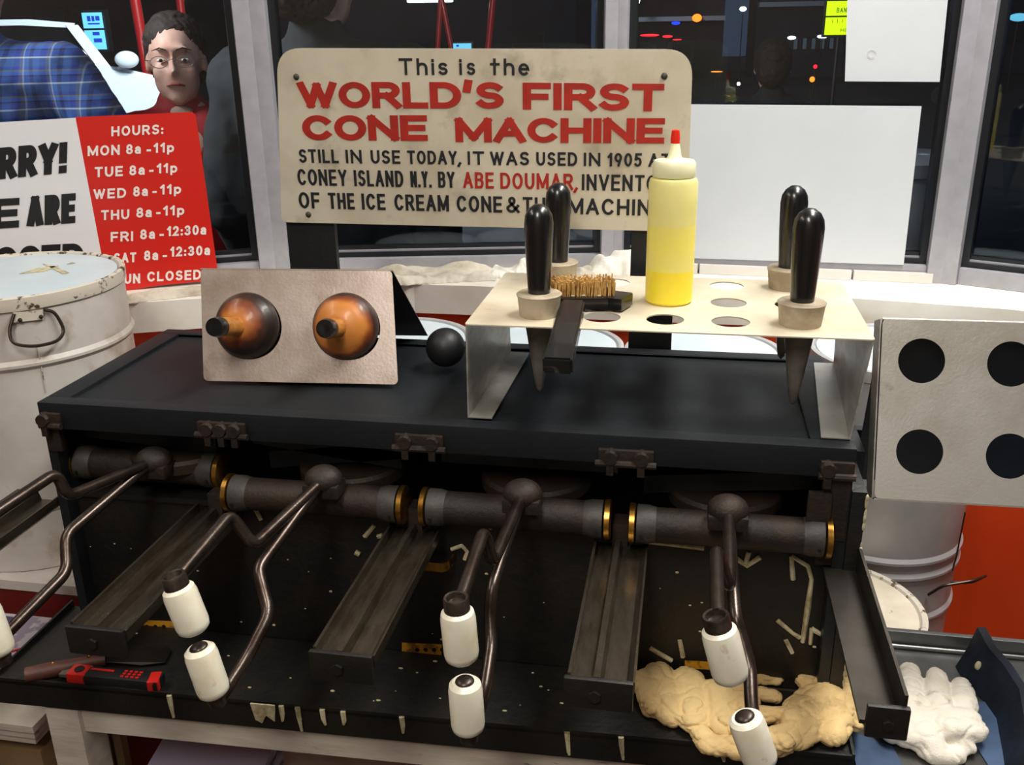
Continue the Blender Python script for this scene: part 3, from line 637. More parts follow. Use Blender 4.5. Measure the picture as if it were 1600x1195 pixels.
# --- squeeze bottle
bx, by = .7475, .152
e = empty('squeeze_bottle', (bx, by, RZ), 'yellow squeeze bottle with a red tipped nozzle on the rack', 'bottle'); b = (bx, by, RZ+.0008); t = (bx, by, RZ+1)
wp(MB().lathe([(0, 0), (.025, 0), (.0275, .003), (.0278, .040), (0, .040)], b, t, n=40), 'filled_base', yell, e)
wp(MB().lathe([(.0278, .040), (.0277, .092)], b, t, n=40), 'filled_middle', yellmid, e)
wp(MB().lathe([(.0277, .092), (.0275, .11), (.0278, .138), (.0262, .143), (.022, .145), (0, .145)], b, t, n=40), 'bottle_body', yell2, e)
wp(MB().lathe([(0, .1455), (.0235, .1455), (.0242, .147), (.0242, .160), (.022, .1635), (.0095, .165), (.0075, .168), (.0042, .186), (0, .186)], b, t, n=40), 'nozzle_lid', yell3, e)
wp(MB().lathe([(0, .182), (.0052, .182), (.0052, .188), (.0042, .196), (0, .197)], b, t, n=20), 'nozzle_tip', redtip, e)
# --- wire brush lying over the front edge
e = empty('wire_brush', (.645, .11, RZ), 'black scraper brush with brass bristles hanging over the rack edge', 'brush')
p_head = at(903, 470, .112); p0 = at(895, 488, .082); p1 = at(871, 572, -.045)
p0.z = max(p0.z, RZ+.010)
dirn = (p1-p0).normalized(); q = dirn.to_track_quat('Z', 'Y').to_matrix()
side = dirn.cross(Vector((0, 0, 1))).normalized(); upv = side.cross(dirn).normalized()
def slab(a, b, wa, wb, ta, tb):
    P = []
    for c, w_, t_ in ((a, wa, ta), (b, wb, tb)):
        P.append([c+side*w_+upv*t_, c-side*w_+upv*t_, c-side*w_-upv*t_, c+side*w_-upv*t_])
    m = MB(); A = [m.bm.verts.new(x) for x in P[0]]; B = [m.bm.verts.new(x) for x in P[1]]
    m.bm.faces.new(A[::-1]); m.bm.faces.new(B)
    for i in range(4): m.bm.faces.new((A[i], A[(i+1) % 4], B[(i+1) % 4], B[i]))
    bmesh.ops.bevel(m.bm, geom=m.bm.edges[:], offset=.0022, segments=2, affect='EDGES'); return m
wp(slab(p0-dirn*.006, p1, .0135, .0150, .0065, .0085), 'handle', blackplastic, e)
wp(slab(p1-dirn*.030, p1+dirn*.001, .0140, .0155, .0095, .0095), 'handle_end', blackplastic, e)
hb = Vector((.650, .112, RZ+.009)); hq = rz(math.radians(10))
wp(MB().obox(hb, hq, (.080, .040, .016), bev=.003).obox(hb+hq @ Vector((.034, -.004, .001)), hq @ rz(-.5), (.038, .034, .015), bev=.003), 'brush_block', blackplastic, e)
m = MB()
for i in range(26):
    for j in range(9):
        x = -.034+.068*i/25+rc.uniform(-.001, .001); y = -.012+.028*j/8; a = hb+hq @ Vector((x, y, .006)); bb = a+hq @ Vector((rc.uniform(-.003, .003), rc.uniform(-.003, .003), rc.uniform(.017, .022)))
        m.tube([a, bb], .0011, n=4)
o = wp(m, 'bristles', brist, e); o['kind'] = 'stuff'
for dx, dy in ((.0, -.012), (.018, -.014), (-.012, -.013)):
    wp(MB().sph(hb+hq @ Vector((dx, dy, .009)), .0018, (1.4, 1, .7), n=8), 'batter_speck', crust, e)

# --- painted sign on two black posts behind the machine
SY = .3125
e = empty('painted_sign', (.475, SY+.01, 1.19), 'cream hand lettered sign about the cone machine on black posts', 'sign')
cor = [Vector((at(u, v, SY).x, SY, at(u, v, SY).z)) for u, v in ((432, 75), (1083, 77), (1073, 362), (440, 347))]
out = []
for i, p in enumerate(cor):
    a = cor[i-1]; b = cor[(i+1) % 4]; ra = .034 if i < 2 else .010
    A = p+(a-p).normalized()*ra; B = p+(b-p).normalized()*ra
    for j in range(9):
        t = j/8; k = .25; mid = A*(1-t)**2+p*2*t*(1-t)+B*t*t; out.append(mid)
mb = MB().prism(out, (0, .006, 0)); wp(mb, 'board', signw, e, smooth=False)
def post(u0, u1, v0, zb):
    x0 = at(u0, v0, SY).x; x1 = at(u1, v0, SY).x
    wp(MB().box((x0, SY+.0065, zb), (x1, SY+.0165, 1.30), bev=.001), 'post', postblk, e)
post(447, 522, 380, .98); post(985, 1055, 400, .98)
def sp(u, v): p = at(u, v, SY); return p
def line(txt, u0, v0, u1, v1, hp, mat, th, gap=.22, asp=1.1):
    """baseline from pixel (u0,v0) to (u1,v1) of the sign face, capitals hp pixels high"""
    a = sp(u0, v0); b = sp(u1, v1); c = sp(u0, v0-hp); h = (c-a).length; X = b-a
    return strokes(txt, 'lettering', mat, a+Vector((0, -.0001, 0)), X, Vector((0, 0, 1)), X.length, h, th*h, gap, e, asp=asp)
line('This', 624, 117, 700, 117, 26, signblk, .17, .3); line('is', 718, 117, 743, 117, 26, signblk, .17, .4); line('the', 766, 117, 827, 118, 26, signblk, .17, .3)
line("WORLD'S", 467, 168, 788, 170, 40, signred, .33, .07, 1.45); line('FIRST', 817, 171, 1037, 174, 42, signred, .33, .08, 1.45)
line('CONE', 474, 219, 669, 220, 39, signred, .34, .07, 1.45); line('MACHINE', 712, 222, 1038, 224, 38, signred, .34, .07, 1.45)
for t_, a, b in (('STILL', 468, 530), ('IN', 541, 566), ('USE', 580, 626), ('TODAY,', 637, 721), ('IT', 731, 757), ('WAS', 766, 827), ('USED', 838, 902), ('IN', 912, 938), ('1905', 949, 1003), ('AT', 1013, 1047)):
    line(t_, a, 254+(a-468)*.012, b, 254+(b-468)*.012, 21, signblk, .19, .28)
for t_, a, b, mt in (('CONEY', 466, 543, signblk), ('ISLAND', 554, 631, signblk), ('N.Y.', 642, 675, signblk), ('BY', 685, 711, signblk), ('ABE', 724, 772, signred), ('DOUMAR,', 782, 903, signred), ('INVENTOR', 909, 1046, signblk)):
    line(t_, a, 289+(a-468)*.018, b, 289+(b-468)*.018, 25, mt, .17, .26)
for t_, a, b in (('OF', 468, 501), ('THE', 514, 555), ('ICE', 566, 603), ('CREAM', 617, 702), ('CONE', 714, 785), ('&', 791, 812), ('THE', 817, 870), ('MACHINE', 888, 1037)):
    line(t_, a, 325+(a-468)*.022, b, 325+(b-468)*.022, 25, signblk, .18, .26)
for u, v in ((463, 120), (1038, 119), (482, 335)):
    p = sp(u, v); wp(MB().sph((p.x, SY-.0005, p.z), .0042, (1, .6, 1), n=14), 'screw_head', collar_m, e)

# ================================================================== DRUMS AND CANS
def drum(name, c, r, zb, zt, mat, lab, group=None, rings=(), taper=0., lid=drumlid, rimm=rustrim, lidh=.0):
    e = empty(name, (c[0], c[1], zb), lab, 'drum', group); b = (c[0], c[1], zb); t = (c[0], c[1], zb+1); H = zt-zb
    rad = lambda h: r*(1-taper*(1-h/H))
    prof = [(0, 0), (rad(0), 0)]
    hs_ = sorted([0.02]+[h for h in rings]+[H-.03])
    for h in hs_:
        prof += [(rad(h-.008), h-.008), (rad(h)+.0045, h-.002), (rad(h)+.0045, h+.002), (rad(h+.008), h+.008)] if .03 < h < H-.035 else []
    prof += [(rad(H-.02), H-.018)]
    prof += [(0, H-.018)]
    wp(MB().lathe(prof, b, t, n=72), 'drum_body', mat, e)
    wp(MB().lathe([(0, H-.0175), (r-.001, H-.0175), (r+.003, H-.018), (r+.0045, H-.008), (r+.004, H), (r, H+.0015), (r-.004, H), (r-.007, H-.0055), (0, H-.0055)], b, t, n=72), 'lid_rim', rimm, e)
    wp(MB().lathe([(0, H-.005), (r-.0075, H-.005), (r-.008, H-.002), (0, H-.0015)], b, t, n=72), 'lid', lid, e)
    return e
dc = (-.258, .312); dr = .165
e = drum('flour_drum', dc, dr, .752, 1.175, drumw, 'big white metal drum with a dented pale lid left of the machine', rings=(.10, .325))
# handle of the big drum
hp = at(95, 488, .19)
ang = math.atan2(-1, .36)
hv = Vector((math.cos(ang), math.sin(ang), 0)); tv = Vector((-hv.y, hv.x, 0))
def on_drum(s, z, off=.004):   # s metres round from the handle centre
    a = ang+s/dr; return Vector((dc[0]+math.cos(a)*(dr+off), dc[1]+math.sin(a)*(dr+off), z))
def px_to_drum(u, v):
    d = FW + RT*((u-800)/FPX) - UP*((v-597.5)/FPX); o = CP-Vector((dc[0], dc[1], 0)); A_ = d.x**2+d.y**2; B_ = 2*(o.x*d.x+o.y*d.y); C_ = o.x**2+o.y**2-(dr+.001)**2
    dd = B_*B_-4*A_*C_; t = (-B_-math.sqrt(max(dd, 0)))/(2*A_); return CP+d*t
def outw(p, k): n = Vector((p.x-dc[0], p.y-dc[1], 0)).normalized(); return p+n*k
hpts = [outw(px_to_drum(u, v), k) for u, v, k in ((22, 489, .004), (14, 515, .010), (20, 533, .016), (50, 537, .018), (84, 530, .016), (97, 515, .010), (84, 486, .004), (67, 483, .004))]
wp(MB().tube(hpts, .0024, n=8, smooth=.012), 'wire_handle', wire, e)
qp = [px_to_drum(u, v) for u, v in ((20, 503), (68, 498), (67, 484), (20, 488))]
m = MB(); m.prism([outw(p, .0005) for p in qp], outw(qp[0], .003)-qp[0]); wp(m, 'handle_plate', rustrim, e, smooth=False)
for u, v in ((31, 499), (63, 494)):
    p = outw(px_to_drum(u, v), .004); wp(MB().sph(p, .003, n=10), 'rivet', rustiron, e)
a_, b_ = px_to_drum(58, 540), px_to_drum(72, 612)
wp(MB().tube([outw(a_, .0003), outw(b_, .0003)], .0008, n=6), 'side_seam', rustrim, e)
# marks on its lid
m = MB()
for path in (((30, 428), (70, 424), (92, 415), (60, 419)), ((66, 412), (85, 416), (108, 426), (98, 428), (80, 419)), ((104, 413), (118, 411), (112, 410))):
    P = [atz(u, v, 1.1738) for u, v in path]; m.prism(P, (0, 0, .0006))
wp(m, 'batter_smear', crust, e, smooth=False)
for c, l_ in (((.306, .480), 'white drum behind the metal stand'), ((.553, .480), 'white drum behind the rack, left of the right post'), ((.800, .480), 'white drum behind the rack, right of the right post')):
    drum('storage_drum', c, .119, .0, 1.045, ribcan, l_, 'white drums behind the machine', rings=(.35, .7), lid=drumlid, rimm=ribcan)
e = drum('ribbed_can', (1.105, .562), .134, .0, 1.035, ribcan, 'tall ribbed white can in front of the orange wall', rings=(.44, .615, .695, .722), taper=.13, lid=drumlid, rimm=ribcan)
c2 = (1.105, .562)
def on_can(u, v, rr, k=.001):
    d = FW + RT*((u-800)/FPX) - UP*((v-597.5)/FPX); o = CP-Vector((c2[0], c2[1], 0)); A_ = d.x**2+d.y**2; B_ = 2*(o.x*d.x+o.y*d.y); C_ = o.x**2+o.y**2-rr**2
    dd = B_*B_-4*A_*C_; t = (-B_-math.sqrt(max(dd, 0)))/(2*A_); p = CP+d*t; n = Vector((p.x-c2[0], p.y-c2[1], 0)).normalized(); return p+n*k
wp(MB().tube([on_can(1506, 800, .134, .002), on_can(1490, 870, .130, .004), on_can(1484, 890, .129, .004)], .0012, n=6), 'side_seam', wire, e)
hh = [on_can(1449, 928, .130, .002), on_can(1458, 905, .130, .02), on_can(1480, 888, .130, .045), on_can(1492, 882, .130, .05), on_can(1487, 900, .130, .03), on_can(1482, 908, .130, .003)]
wp(MB().tube(hh, .0022, n=8, smooth=.01), 'wire_handle', wire, e)
e = drum('low_can', (.998, .30), .127, .0, .722, lidw, 'low can with a chipped white lid, right of the machine', lid=lidw, rimm=rustrim)
# --- aluminium stand with four holes in view, right of the machine
e = empty('holed_stand', (1.13, .1, 1.0), 'leaning aluminium sheet with big round holes right of the machine', 'stand')
Pb = at(1366, 778, .045); Pt = at(1366, 498, .115); axx = Vector((1, .02, 0)).normalized(); upx = (Vector((Pb.x, Pt.y, Pt.z))-Pb).normalized(); nx = axx.cross(upx)
Mh = Matrix((axx, upx, nx)).transposed().to_4x4(); Mh.translation = Pb
Hh = (Pt-Pb).length
def loc2(u, v): p = atp(u, v, Pb, nx); d = p-Pb; return d.dot(axx), d.dot(upx)
hx = [loc2(*p) for p in ((1438, 564), (1578, 570), (1436, 706), (1577, 714))]; hx += [(hx[1][0]+(hx[1][0]-hx[0][0]), hx[1][1]), (hx[3][0]+(hx[3][0]-hx[2][0]), hx[3][1])]
wid = hx[4][0]+.052
mb = holed(rrect(0, 0, wid, Hh, .005), [(x, y, .0245) for x, y in hx], .0015, Mh, n=44); wp(mb, 'holed_sheet', alu, e, ang=20)
zz = Vector((0, 0, 1))
A = Pb+upx*Hh; m = MB().prism([A, A+axx*wid, A+axx*wid+Vector((0, .055, -Hh*1.12)), A+Vector((0, .055, -Hh*1.12))], nx*-.0015); wp(m, 'rear_sheet', postblk, e, smooth=False)
wp(MB().cyl(A-nx*.001, A+axx*wid-nx*.001, .0016, n=10), 'folded_edge', alu, e)
wp(MB().prism([Pb, Pb+axx*wid, Pb+axx*wid-nx*.012, Pb-nx*.012], upx*-.0015), 'bottom_lip', alu, e, smooth=False)
wp(MB().prism([Pb-nx*.001-axx*.001, A-nx*.001-axx*.001, A-nx*.03-axx*.001, Pb-nx*.03-axx*.001], axx*-.0015), 'side_flange', aluside, e, smooth=False)
wp(MB().prism([(W+.0165, .11, 1.02), (W+.0165, .20, 1.02), (W+.0165, .20, 1.05), (W+.0165, .11, 1.05)], (.014, 0, 0)), 'bracket', black, e, smooth=False)
wp(MB().box((W+.03, .176, 1.02), (Pb.x+.25, .19, 1.05)), 'bracket', black, e)

# ================================================================== ON THE LEDGE AND THE WINDOWS
def wall_frame(i, off):
    A, B = Vector(V[i]), Vector(V[i+1]); t = (B-A).normalized(); n = Vector((-t.y, t.x))
    return Vector((A.x, A.y, 0))-Vector((n.x, n.y, 0))*off, Vector((t.x, t.y, 0)), Vector((n.x, n.y, 0))
# hours placard, standing on the ledge against window one
p0, t1, n1 = wall_frame(1, .045)
pp = lambda u, v: atp(u, v, p0, n1)
e = empty('hours_placard', pp(200, 452), 'white and red placard with opening hours, leaning on the left window', 'placard')
Lq = [pp(-150, 200), pp(118, 184), pp(170, 458), pp(-110, 485)]
wp(MB().prism(Lq, n1*.002), 'white_panel', plac_w, e, smooth=False)
rq = [pp(118, 183), pp(300, 175), pp(306, 180), pp(342, 437), pp(250, 446), pp(205, 453), pp(170, 458)]
wp(MB().prism(rq, n1*.002), 'red_panel', plac_r, e, smooth=False)
def pline(txt, u0, v0, u1, v1, hp, mat, th, gap=.25, P=pp, N=n1):
    a, b, c = P(u0, v0), P(u1, v1), P(u0, v0-hp); X = b-a; h = (c-a).length
    return strokes(txt, 'lettering', mat, a-N*.0004, X, c-a, X.length, h, th*h, gap, e, depth=.0005)
sl_ = -.045
for txt, u0, u1, v in (('HOURS:', 174, 255, 213), ('MON', 137, 187, 244), ('8a', 197, 220, 241), ('-', 229, 236, 241), ('11p', 240, 272, 239), ('TUE', 148, 192, 277), ('8a', 202, 226, 274), ('-', 233, 240, 273), ('11p', 245, 277, 271),
                      ('WED', 146, 197, 311), ('8a', 208, 231, 307), ('-', 238, 245, 306), ('11p', 250, 283, 304), ('THU', 158, 202, 344), ('8a', 213, 237, 340), ('-', 244, 251, 339), ('11p', 255, 288, 337),
                      ('FRI', 173, 208, 378), ('8a', 219, 242, 374), ('-', 249, 256, 373), ('12:30a', 261, 322, 369), ('SAT', 178, 213, 411), ('8a', 225, 247, 407), ('-', 254, 261, 406), ('12:30a', 266, 328, 401), ('SUN', 181, 219, 444), ('CLOSED', 230, 314, 440)):
    pline(txt, u0, v, u1, v+(u1-u0)*sl_, 15.5 if txt not in ('MON', 'TUE') else 16, plac_t, .2, .3)
pline('SORRY!', -70, 287, 104, 270, 50, plac_k, .24, .12); pline('WE', -78, 362, 30, 355, 47, plac_k, .24, .12); pline('ARE', 42, 354, 118, 348, 47, plac_k, .24, .14); pline('CLOSED', -80, 432, 130, 420, 42, plac_k, .24, .12)
# white panels on window three
p0, t3, n3 = wall_frame(3, .024); p3_ = lambda u, v: atp(u, v, p0, n3)
tag(MB().prism([p3_(1079, 163), p3_(1440, 166), p3_(1412, 414), p3_(1070, 403)], n3*.003).build('blank_board', paperw, smooth=False), 'large blank white board standing against the right hand window', 'board')
p0, t3, n3 = wall_frame(3, .004)
e = empty('paper_sheet', p3_(1400, 127), 'white paper sheet taped high on the right hand window', 'paper')
wp(MB().prism([p3_(1326, -60), p3_(1487, -60), p3_(1468, 128), p3_(1320, 127)], n3*-.001), 'sheet', paperw, e, smooth=False)
c = p3_(1362, 85)-n3*.0012
m = MB()
for r in (.0055, .0075): m.tube([c+t3*r*math.cos(a*.5)+Vector((0, 0, r*math.sin(a*.5))) for a in range(12)], .0004, n=5)
wp(m, 'pencil_ring', greym, e)
for i in range(8): pline('I', 1360+i*12, 58, 1365+i*12, 58, 12, greym, .12, P=p3_, N=n3)

# crumpled cloths
def cloth(name, pts, zbase, hmax, seed, mat, label, cat='cloth', group=None, parent=None, nx_=110, ny_=44, freq=28, fold=(1, 0)):
    """pts: four corners on the surface (left-back, right-back, right-front, left-front)"""
    m = MB(); g = []
    P = [Vector((p[0], p[1], 0)) for p in pts]
    for j in range(ny_+1):
        row = []
        for i in range(nx_+1):
            u = i/nx_; v = j/ny_
            wob = .10*noise.noise(Vector((u*6+seed, seed*1.7, v*2)))+.06*noise.noise(Vector((u*17+seed, 3, v*2)))
            wv = v+(wob if v > .5 else -wob)*(abs(v-.5)*2); wu = u+.05*noise.noise(Vector((v*5+seed, seed, 1)))*(1 if u > .5 else -1)*abs(u-.5)*2
            q_ = P[0].lerp(P[1], wu).lerp(P[3].lerp(P[2], wu), wv)
            ed = min(1, min(u, 1-u)*7)*min(1, min(v, 1-v)*3.4); ed = math.sin(ed*PI/2)**.8
            w1 = noise.noise(Vector((u*1.6+seed, v*.9, seed)))*1.1; w2 = noise.noise(Vector((u*2.6+seed, v*1.6, seed+4)))
            f1 = (.5+.5*math.sin(2*PI*(v*1.25+w1+u*.5)))**1.4; f2 = max(0, math.sin(PI*(v*3.2+w2*1.8-u*2.2+seed)))**2.5; f3 = .5+.8*noise.noise(Vector((u*2.4+seed, .5, 9)))
            h = ed*hmax*(.16+.62*f1*max(.15, f3)+.20*f2)+.001
            row.append(m.bm.verts.new((q_.x, q_.y, zbase+h)))
        g.append(row)
    for j in range(ny_):
        for i in range(nx_): m.bm.faces.new((g[j][i], g[j+1][i], g[j+1][i+1], g[j][i+1]))
    # skirt down to the surface
    edge = [g[0][i] for i in range(nx_+1)]+[g[j][nx_] for j in range(1, ny_+1)]+[g[ny_][i] for i in range(nx_-1, -1, -1)]+[g[j][0] for j in range(ny_-1, 0, -1)]
    low = [m.bm.verts.new((v.co.x, v.co.y, zbase+.0003)) for v in edge]; k = len(edge)
    for i in range(k): m.bm.faces.new((edge[i], edge[(i+1) % k], low[(i+1) % k], low[i]))
    o = m.build(name, mat, ang=70)
    if parent: world_parent(o, parent)
    else: tag(o, label, cat, group)
    return o
Zs = SILL
def zp(*uv): return [atz(u, v, Zs+.003) for u, v in uv]
cloth('rag', zp((195, 458), (330, 445), (330, 457), (200, 472)), Zs, .016, 2.1, rag, 'thin dirty rag on the ledge below the hours placard')
cloth('rag', zp((580, 420), (770, 418), (775, 436), (590, 446)), Zs, .030, 5.3, rag, 'long crumpled off-white rag on the ledge behind the metal stand')
cloth('rag', zp((765, 406), (850, 416), (840, 432), (762, 432)), Zs, .034, 8.3, ragw, 'small bright white rag on the ledge beside the long one', nx_=40)
cloth('rag', zp((875, 416), (930, 418), (935, 434), (872, 432)), Zs, .020, 3.9, rag, 'grey scrap of rag between the roller handle and the post', nx_=30)
cloth('rag', zp((925, 404), (1075, 414), (1072, 432), (918, 430)), Zs, .056, 11.7, ragw, 'puffy white rag behind the right sign post', nx_=50)

# ================================================================== THE TABLE AND WHAT LIES ON THE TRAY
e = empty('work_table', (.46, .05, 0), 'worn white painted wooden table under the machine', 'table')
def yl(x): return -.1035+(x+.045)*.0286
m = MB(); m.prism([(.015, yl(.015), .70), (.955, yl(.955), .70), (.955, yl(.955), .7405), (.015, yl(.015), .7405)], (0, .03, 0)); bmesh.ops.bevel(m.bm, geom=m.bm.edges[:], offset=.002, segments=1, affect='EDGES'); wp(m, 'front_rail', tablew, e, smooth=False)
for x0, y0, nm in ((.0125, -.108, 'leg'), (.905, -.078, 'leg'), (.0125, .14, 'leg'), (.82, .12, 'leg')):
    wp(MB().box((x0, y0, 0), (x0+.045, y0+.045, .738), bev=.002), nm, tablew, e)
wp(MB().box((.02, -.06, .715), (.83, .16, .7395)), 'tabletop', tablew, e)
wp(MB().box((.03, -.02, .50), (.86, .15, .515)), 'lower_shelf', tablew, e)
e = empty('paper_stack', (.16, .0, .5155), 'stack of lilac printed papers on the shelf under the table', 'paper')
for k in range(6): wp(MB().obox((.155+.004*(k % 2), -.0, .522+k*.0125), rz(.06*(k % 3)), (.16, .11, .010)), 'paper_bundle', purplep if k % 2 else printw, e, smooth=False)

# wooden spatula-knife
e = empty('spatula', (.07, -.04, TZ), 'brown wooden handled spatula with a dark wide blade on the tray', 'spatula')
a, b, c, d = atz(40, 1054, TZ+.010), atz(165, 1030, TZ+.008), atz(262, 1010, TZ+.003), atz(266, 1032, TZ+.003)
wp(MB().tube([a, a.lerp(b, .3), a.lerp(b, .7), b], [.009, .010, .0085, .008], n=12), 'handle', woodh, e)
sd = (b-a).cross(Vector((0, 0, 1))).normalized()
wp(MB().prism([b-(b-a)*.25+sd*.006, b-(b-a)*.25-sd*.006, b-sd*.007, atz(255, 1006, TZ+.003), atz(268, 1016, TZ+.003), atz(258, 1036, TZ+.003), atz(220, 1040, TZ+.003), b+sd*.007], (0, 0, .0012)), 'blade', bladem, e, smooth=False)
for k in (.35, .8): p = a.lerp(b, k)+Vector((0, 0, .009)); wp(MB().sph(p, .002, n=8), 'rivet', brass, e)
# red and black cutter
e = empty('box_cutter', (.12, -.075, TZ), 'red and black handled cutter lying at the front of the tray', 'cutter')
a, b = atz(112, 1052, TZ+.009), atz(252, 1066, TZ+.009); d = (b-a); L_ = d.length; d.normalize(); q = Matrix.Rotation(math.atan2(d.y, d.x), 3, 'Z')
c = (a+b)/2
wp(MB().obox(c, q, (L_, .021, .014), bev=.004), 'grip', blkrub, e)
wp(MB().obox(a+d*.012, q, (.026, .0215, .0148), bev=.004), 'end_cap', redpl, e); wp(MB().obox(b-d*.008, q @ rz(.25), (.014, .0215, .0148), bev=.003), 'end_cap', redpl, e)
wp(MB().lathe([(0, 0), (.006, 0), (.006, .0012), (0, .0012)], a+d*.012+Vector((0, 0, .0072)), a+d*.012+Vector((0, 0, 1)), n=20), 'thumb_dial', blkrub, e)
wp(MB().obox(c+q @ Vector((-.018, .003, .0073)), q, (.03, .003, .0012)), 'slider', redpl, e)
for i in range(4):
    for j in range(3):
        wp(MB().obox(c+q @ Vector((.012+i*.0065, -.005+j*.005, .0074)), q, (.004, .0026, .0012)), 'grip_dot', redpl, e)
wp(MB().obox(a-d*.006, q, (.014, .012, .004)), 'blade', conesteel, e)

# gloves: tapered limbs welded into one skin
def blob(caps, name, mat, voxel, parent=None, smooth=4, disp=None, sph=(), boxes=(), label=None, cat=None, group=None, wr=None):
    m = MB()
    for a, b, r0, r1 in caps:
        a = Vector(a); b = Vector(b); m.cyl(a, b, r0, r1, n=14); m.sph(a, r0, n=14); m.sph(b, r1, n=14)
    for c, r, sc, *rt in sph: m.sph(c, r, sc, n=18, rot=rt[0] if rt else None)
    bm = m.bm; me = bpy.data.meshes.new(name); bm.to_mesh(me); bm.free(); me.materials.append(mat)
    o = bpy.data.objects.new(name, me); COL.objects.link(o)
    r = o.modifiers.new('r', 'REMESH'); r.mode = 'VOXEL'; r.voxel_size = voxel; r.use_smooth_shade = True
    sm = o.modifiers.new('s', 'SMOOTH'); sm.iterations = smooth; sm.factor = .6
    if disp:
        tx = bpy.data.textures.new(name+'t', 'CLOUDS'); tx.noise_scale = disp[0]; tx.noise_depth = 2
        d = o.modifiers.new('d', 'DISPLACE'); d.texture = tx; d.strength = disp[1]; d.mid_level = .5; d.texture_coords = 'LOCAL'
    bpy.context.view_layer.update()
    dg = bpy.context.evaluated_depsgraph_get(); me2 = bpy.data.meshes.new_from_object(o.evaluated_get(dg)); o.modifiers.clear(); o.data = me2
    if not len(me2.materials): me2.materials.append(mat)
    if wr:
        nn2 = [v.normal.copy() for v in me2.vertices]
        for v, n_ in zip(me2.vertices, nn2):
            q1 = v.co*wr[0]; a1 = noise.noise(Vector((q1.x, q1.y*1.7, q1.z))+Vector((0, 0, wr[2]))); a2 = noise.noise(Vector((q1.x*2.3+5, q1.y*1.9, q1.z*2)))
            v.co += n_*wr[1]*(-1.0*math.exp(-(a1/.07)**2)-.5*math.exp(-(a2/.09)**2)+.35*a2+.3)
    me2.shade_smooth()
    if parent: world_parent(o, parent)
    if label: tag(o, label, cat, group)
    return o
def gz(u, v, h=.012): return atz(u, v, TZ+h)
def flat(o, z0, k):
    me = o.data
    for v in me.vertices:
        v.co.z = z0+max(.0005, (v.co.z-z0)*k)
g1 = blob([(gz(1010, 1058, .016), gz(1022, 1098, .012), .017, .017), (gz(1030, 1050, .018), gz(1050, 1108, .014), .019, .019), (gz(1075, 1060, .020), gz(1085, 1120, .016), .021, .018),
           (gz(1120, 1078, .020), gz(1130, 1128, .016), .021, .017), (gz(1165, 1092, .018), gz(1170, 1140, .018), .017, .014), (gz(1170, 1140, .026), gz(1228, 1152, .026), .014, .0105),
           (gz(1165, 1110, .024), gz(1240, 1110, .022), .012, .009), (gz(1130, 1065, .018), gz(1210, 1082, .018), .011, .009), (gz(1150, 1055, .016), gz(1215, 1056, .018), .009, .008)],
          'cotton_glove', glove_t, .0021, disp=(.03, .006), smooth=2, wr=(30, .0030, 1), label='tan cotton glove with its cuff to the left on the tray', cat='glove', group='tan cotton gloves under the right hand grips')
g2 = blob([(gz(1290, 1080, .018), gz(1250, 1130, .018), .024, .024), (gz(1320, 1085, .016), gz(1300, 1140, .014), .020, .018), (gz(1250, 1140, .014), gz(1180, 1168, .012), .020, .018),
           (gz(1180, 1168, .010), gz(1110, 1160, .012), .016, .012), (gz(1110, 1160, .012), gz(1095, 1140, .014), .012, .011), (gz(1290, 1070, .022), gz(1255, 1058, .022), .014, .010), (gz(1225, 1120, .014), gz(1270, 1075, .02), .014, .012),
           (gz(1330, 1065, .014), gz(1338, 1050, .014), .012, .010), (gz(1330, 1110, .010), gz(1338, 1130, .010), .014, .008)],
          'cotton_glove', glove_t, .0021, disp=(.03, .006), smooth=2, wr=(30, .0030, 6), label='tan cotton glove crumpled at the right end of the tray', cat='glove', group='tan cotton gloves under the right hand grips')
for g_ in (g1, g2): flat(g_, TZ+.0006, .72)

# ================================================================== RIGHT: STEEL COUNTER, GLOVE, CHARRED SCOOP
CZ = .752
e = empty('steel_counter', (1.25, .0, 0), 'stainless steel counter with an upturned back edge, right of the machine', 'counter')
wp(MB().box((.975, -.3, CZ-.02), (1.9, .168, CZ), bev=.002), 'counter_top', steel, e)
wp(MB().box((.975, .168, CZ-.02), (1.9, .176, CZ+.022), bev=.001), 'upstand', steel, e)
wp(MB().cyl((.975, .163, CZ+.003), (1.9, .163, CZ+.003), .003, n=10), 'seam_bead', steel, e)
wp(MB().prism([(.975, -.3, CZ+.0008), (1.06, -.3, CZ+.0008), (1.02, -.03, CZ+.0008), (.975, -.01, CZ+.0008)], (0, 0, .0012)), 'blue_reflection', bluerefl, e, smooth=False)  # blue reflection on the counter, painted as thin flat patches
wp(MB().prism([(1.16, -.3, CZ+.0008), (1.45, -.3, CZ+.0008), (1.34, .15, CZ+.0008), (1.10, .05, CZ+.0008)], (0, 0, .0012)), 'blue_reflection', bluerefl, e, smooth=False)
wp(MB().box((.978, -.28, .2), (1.0, .16, CZ-.02)), 'counter_side', steel, e, smooth=False)
def cz(u, v, h): return atz(u, v, CZ+h)
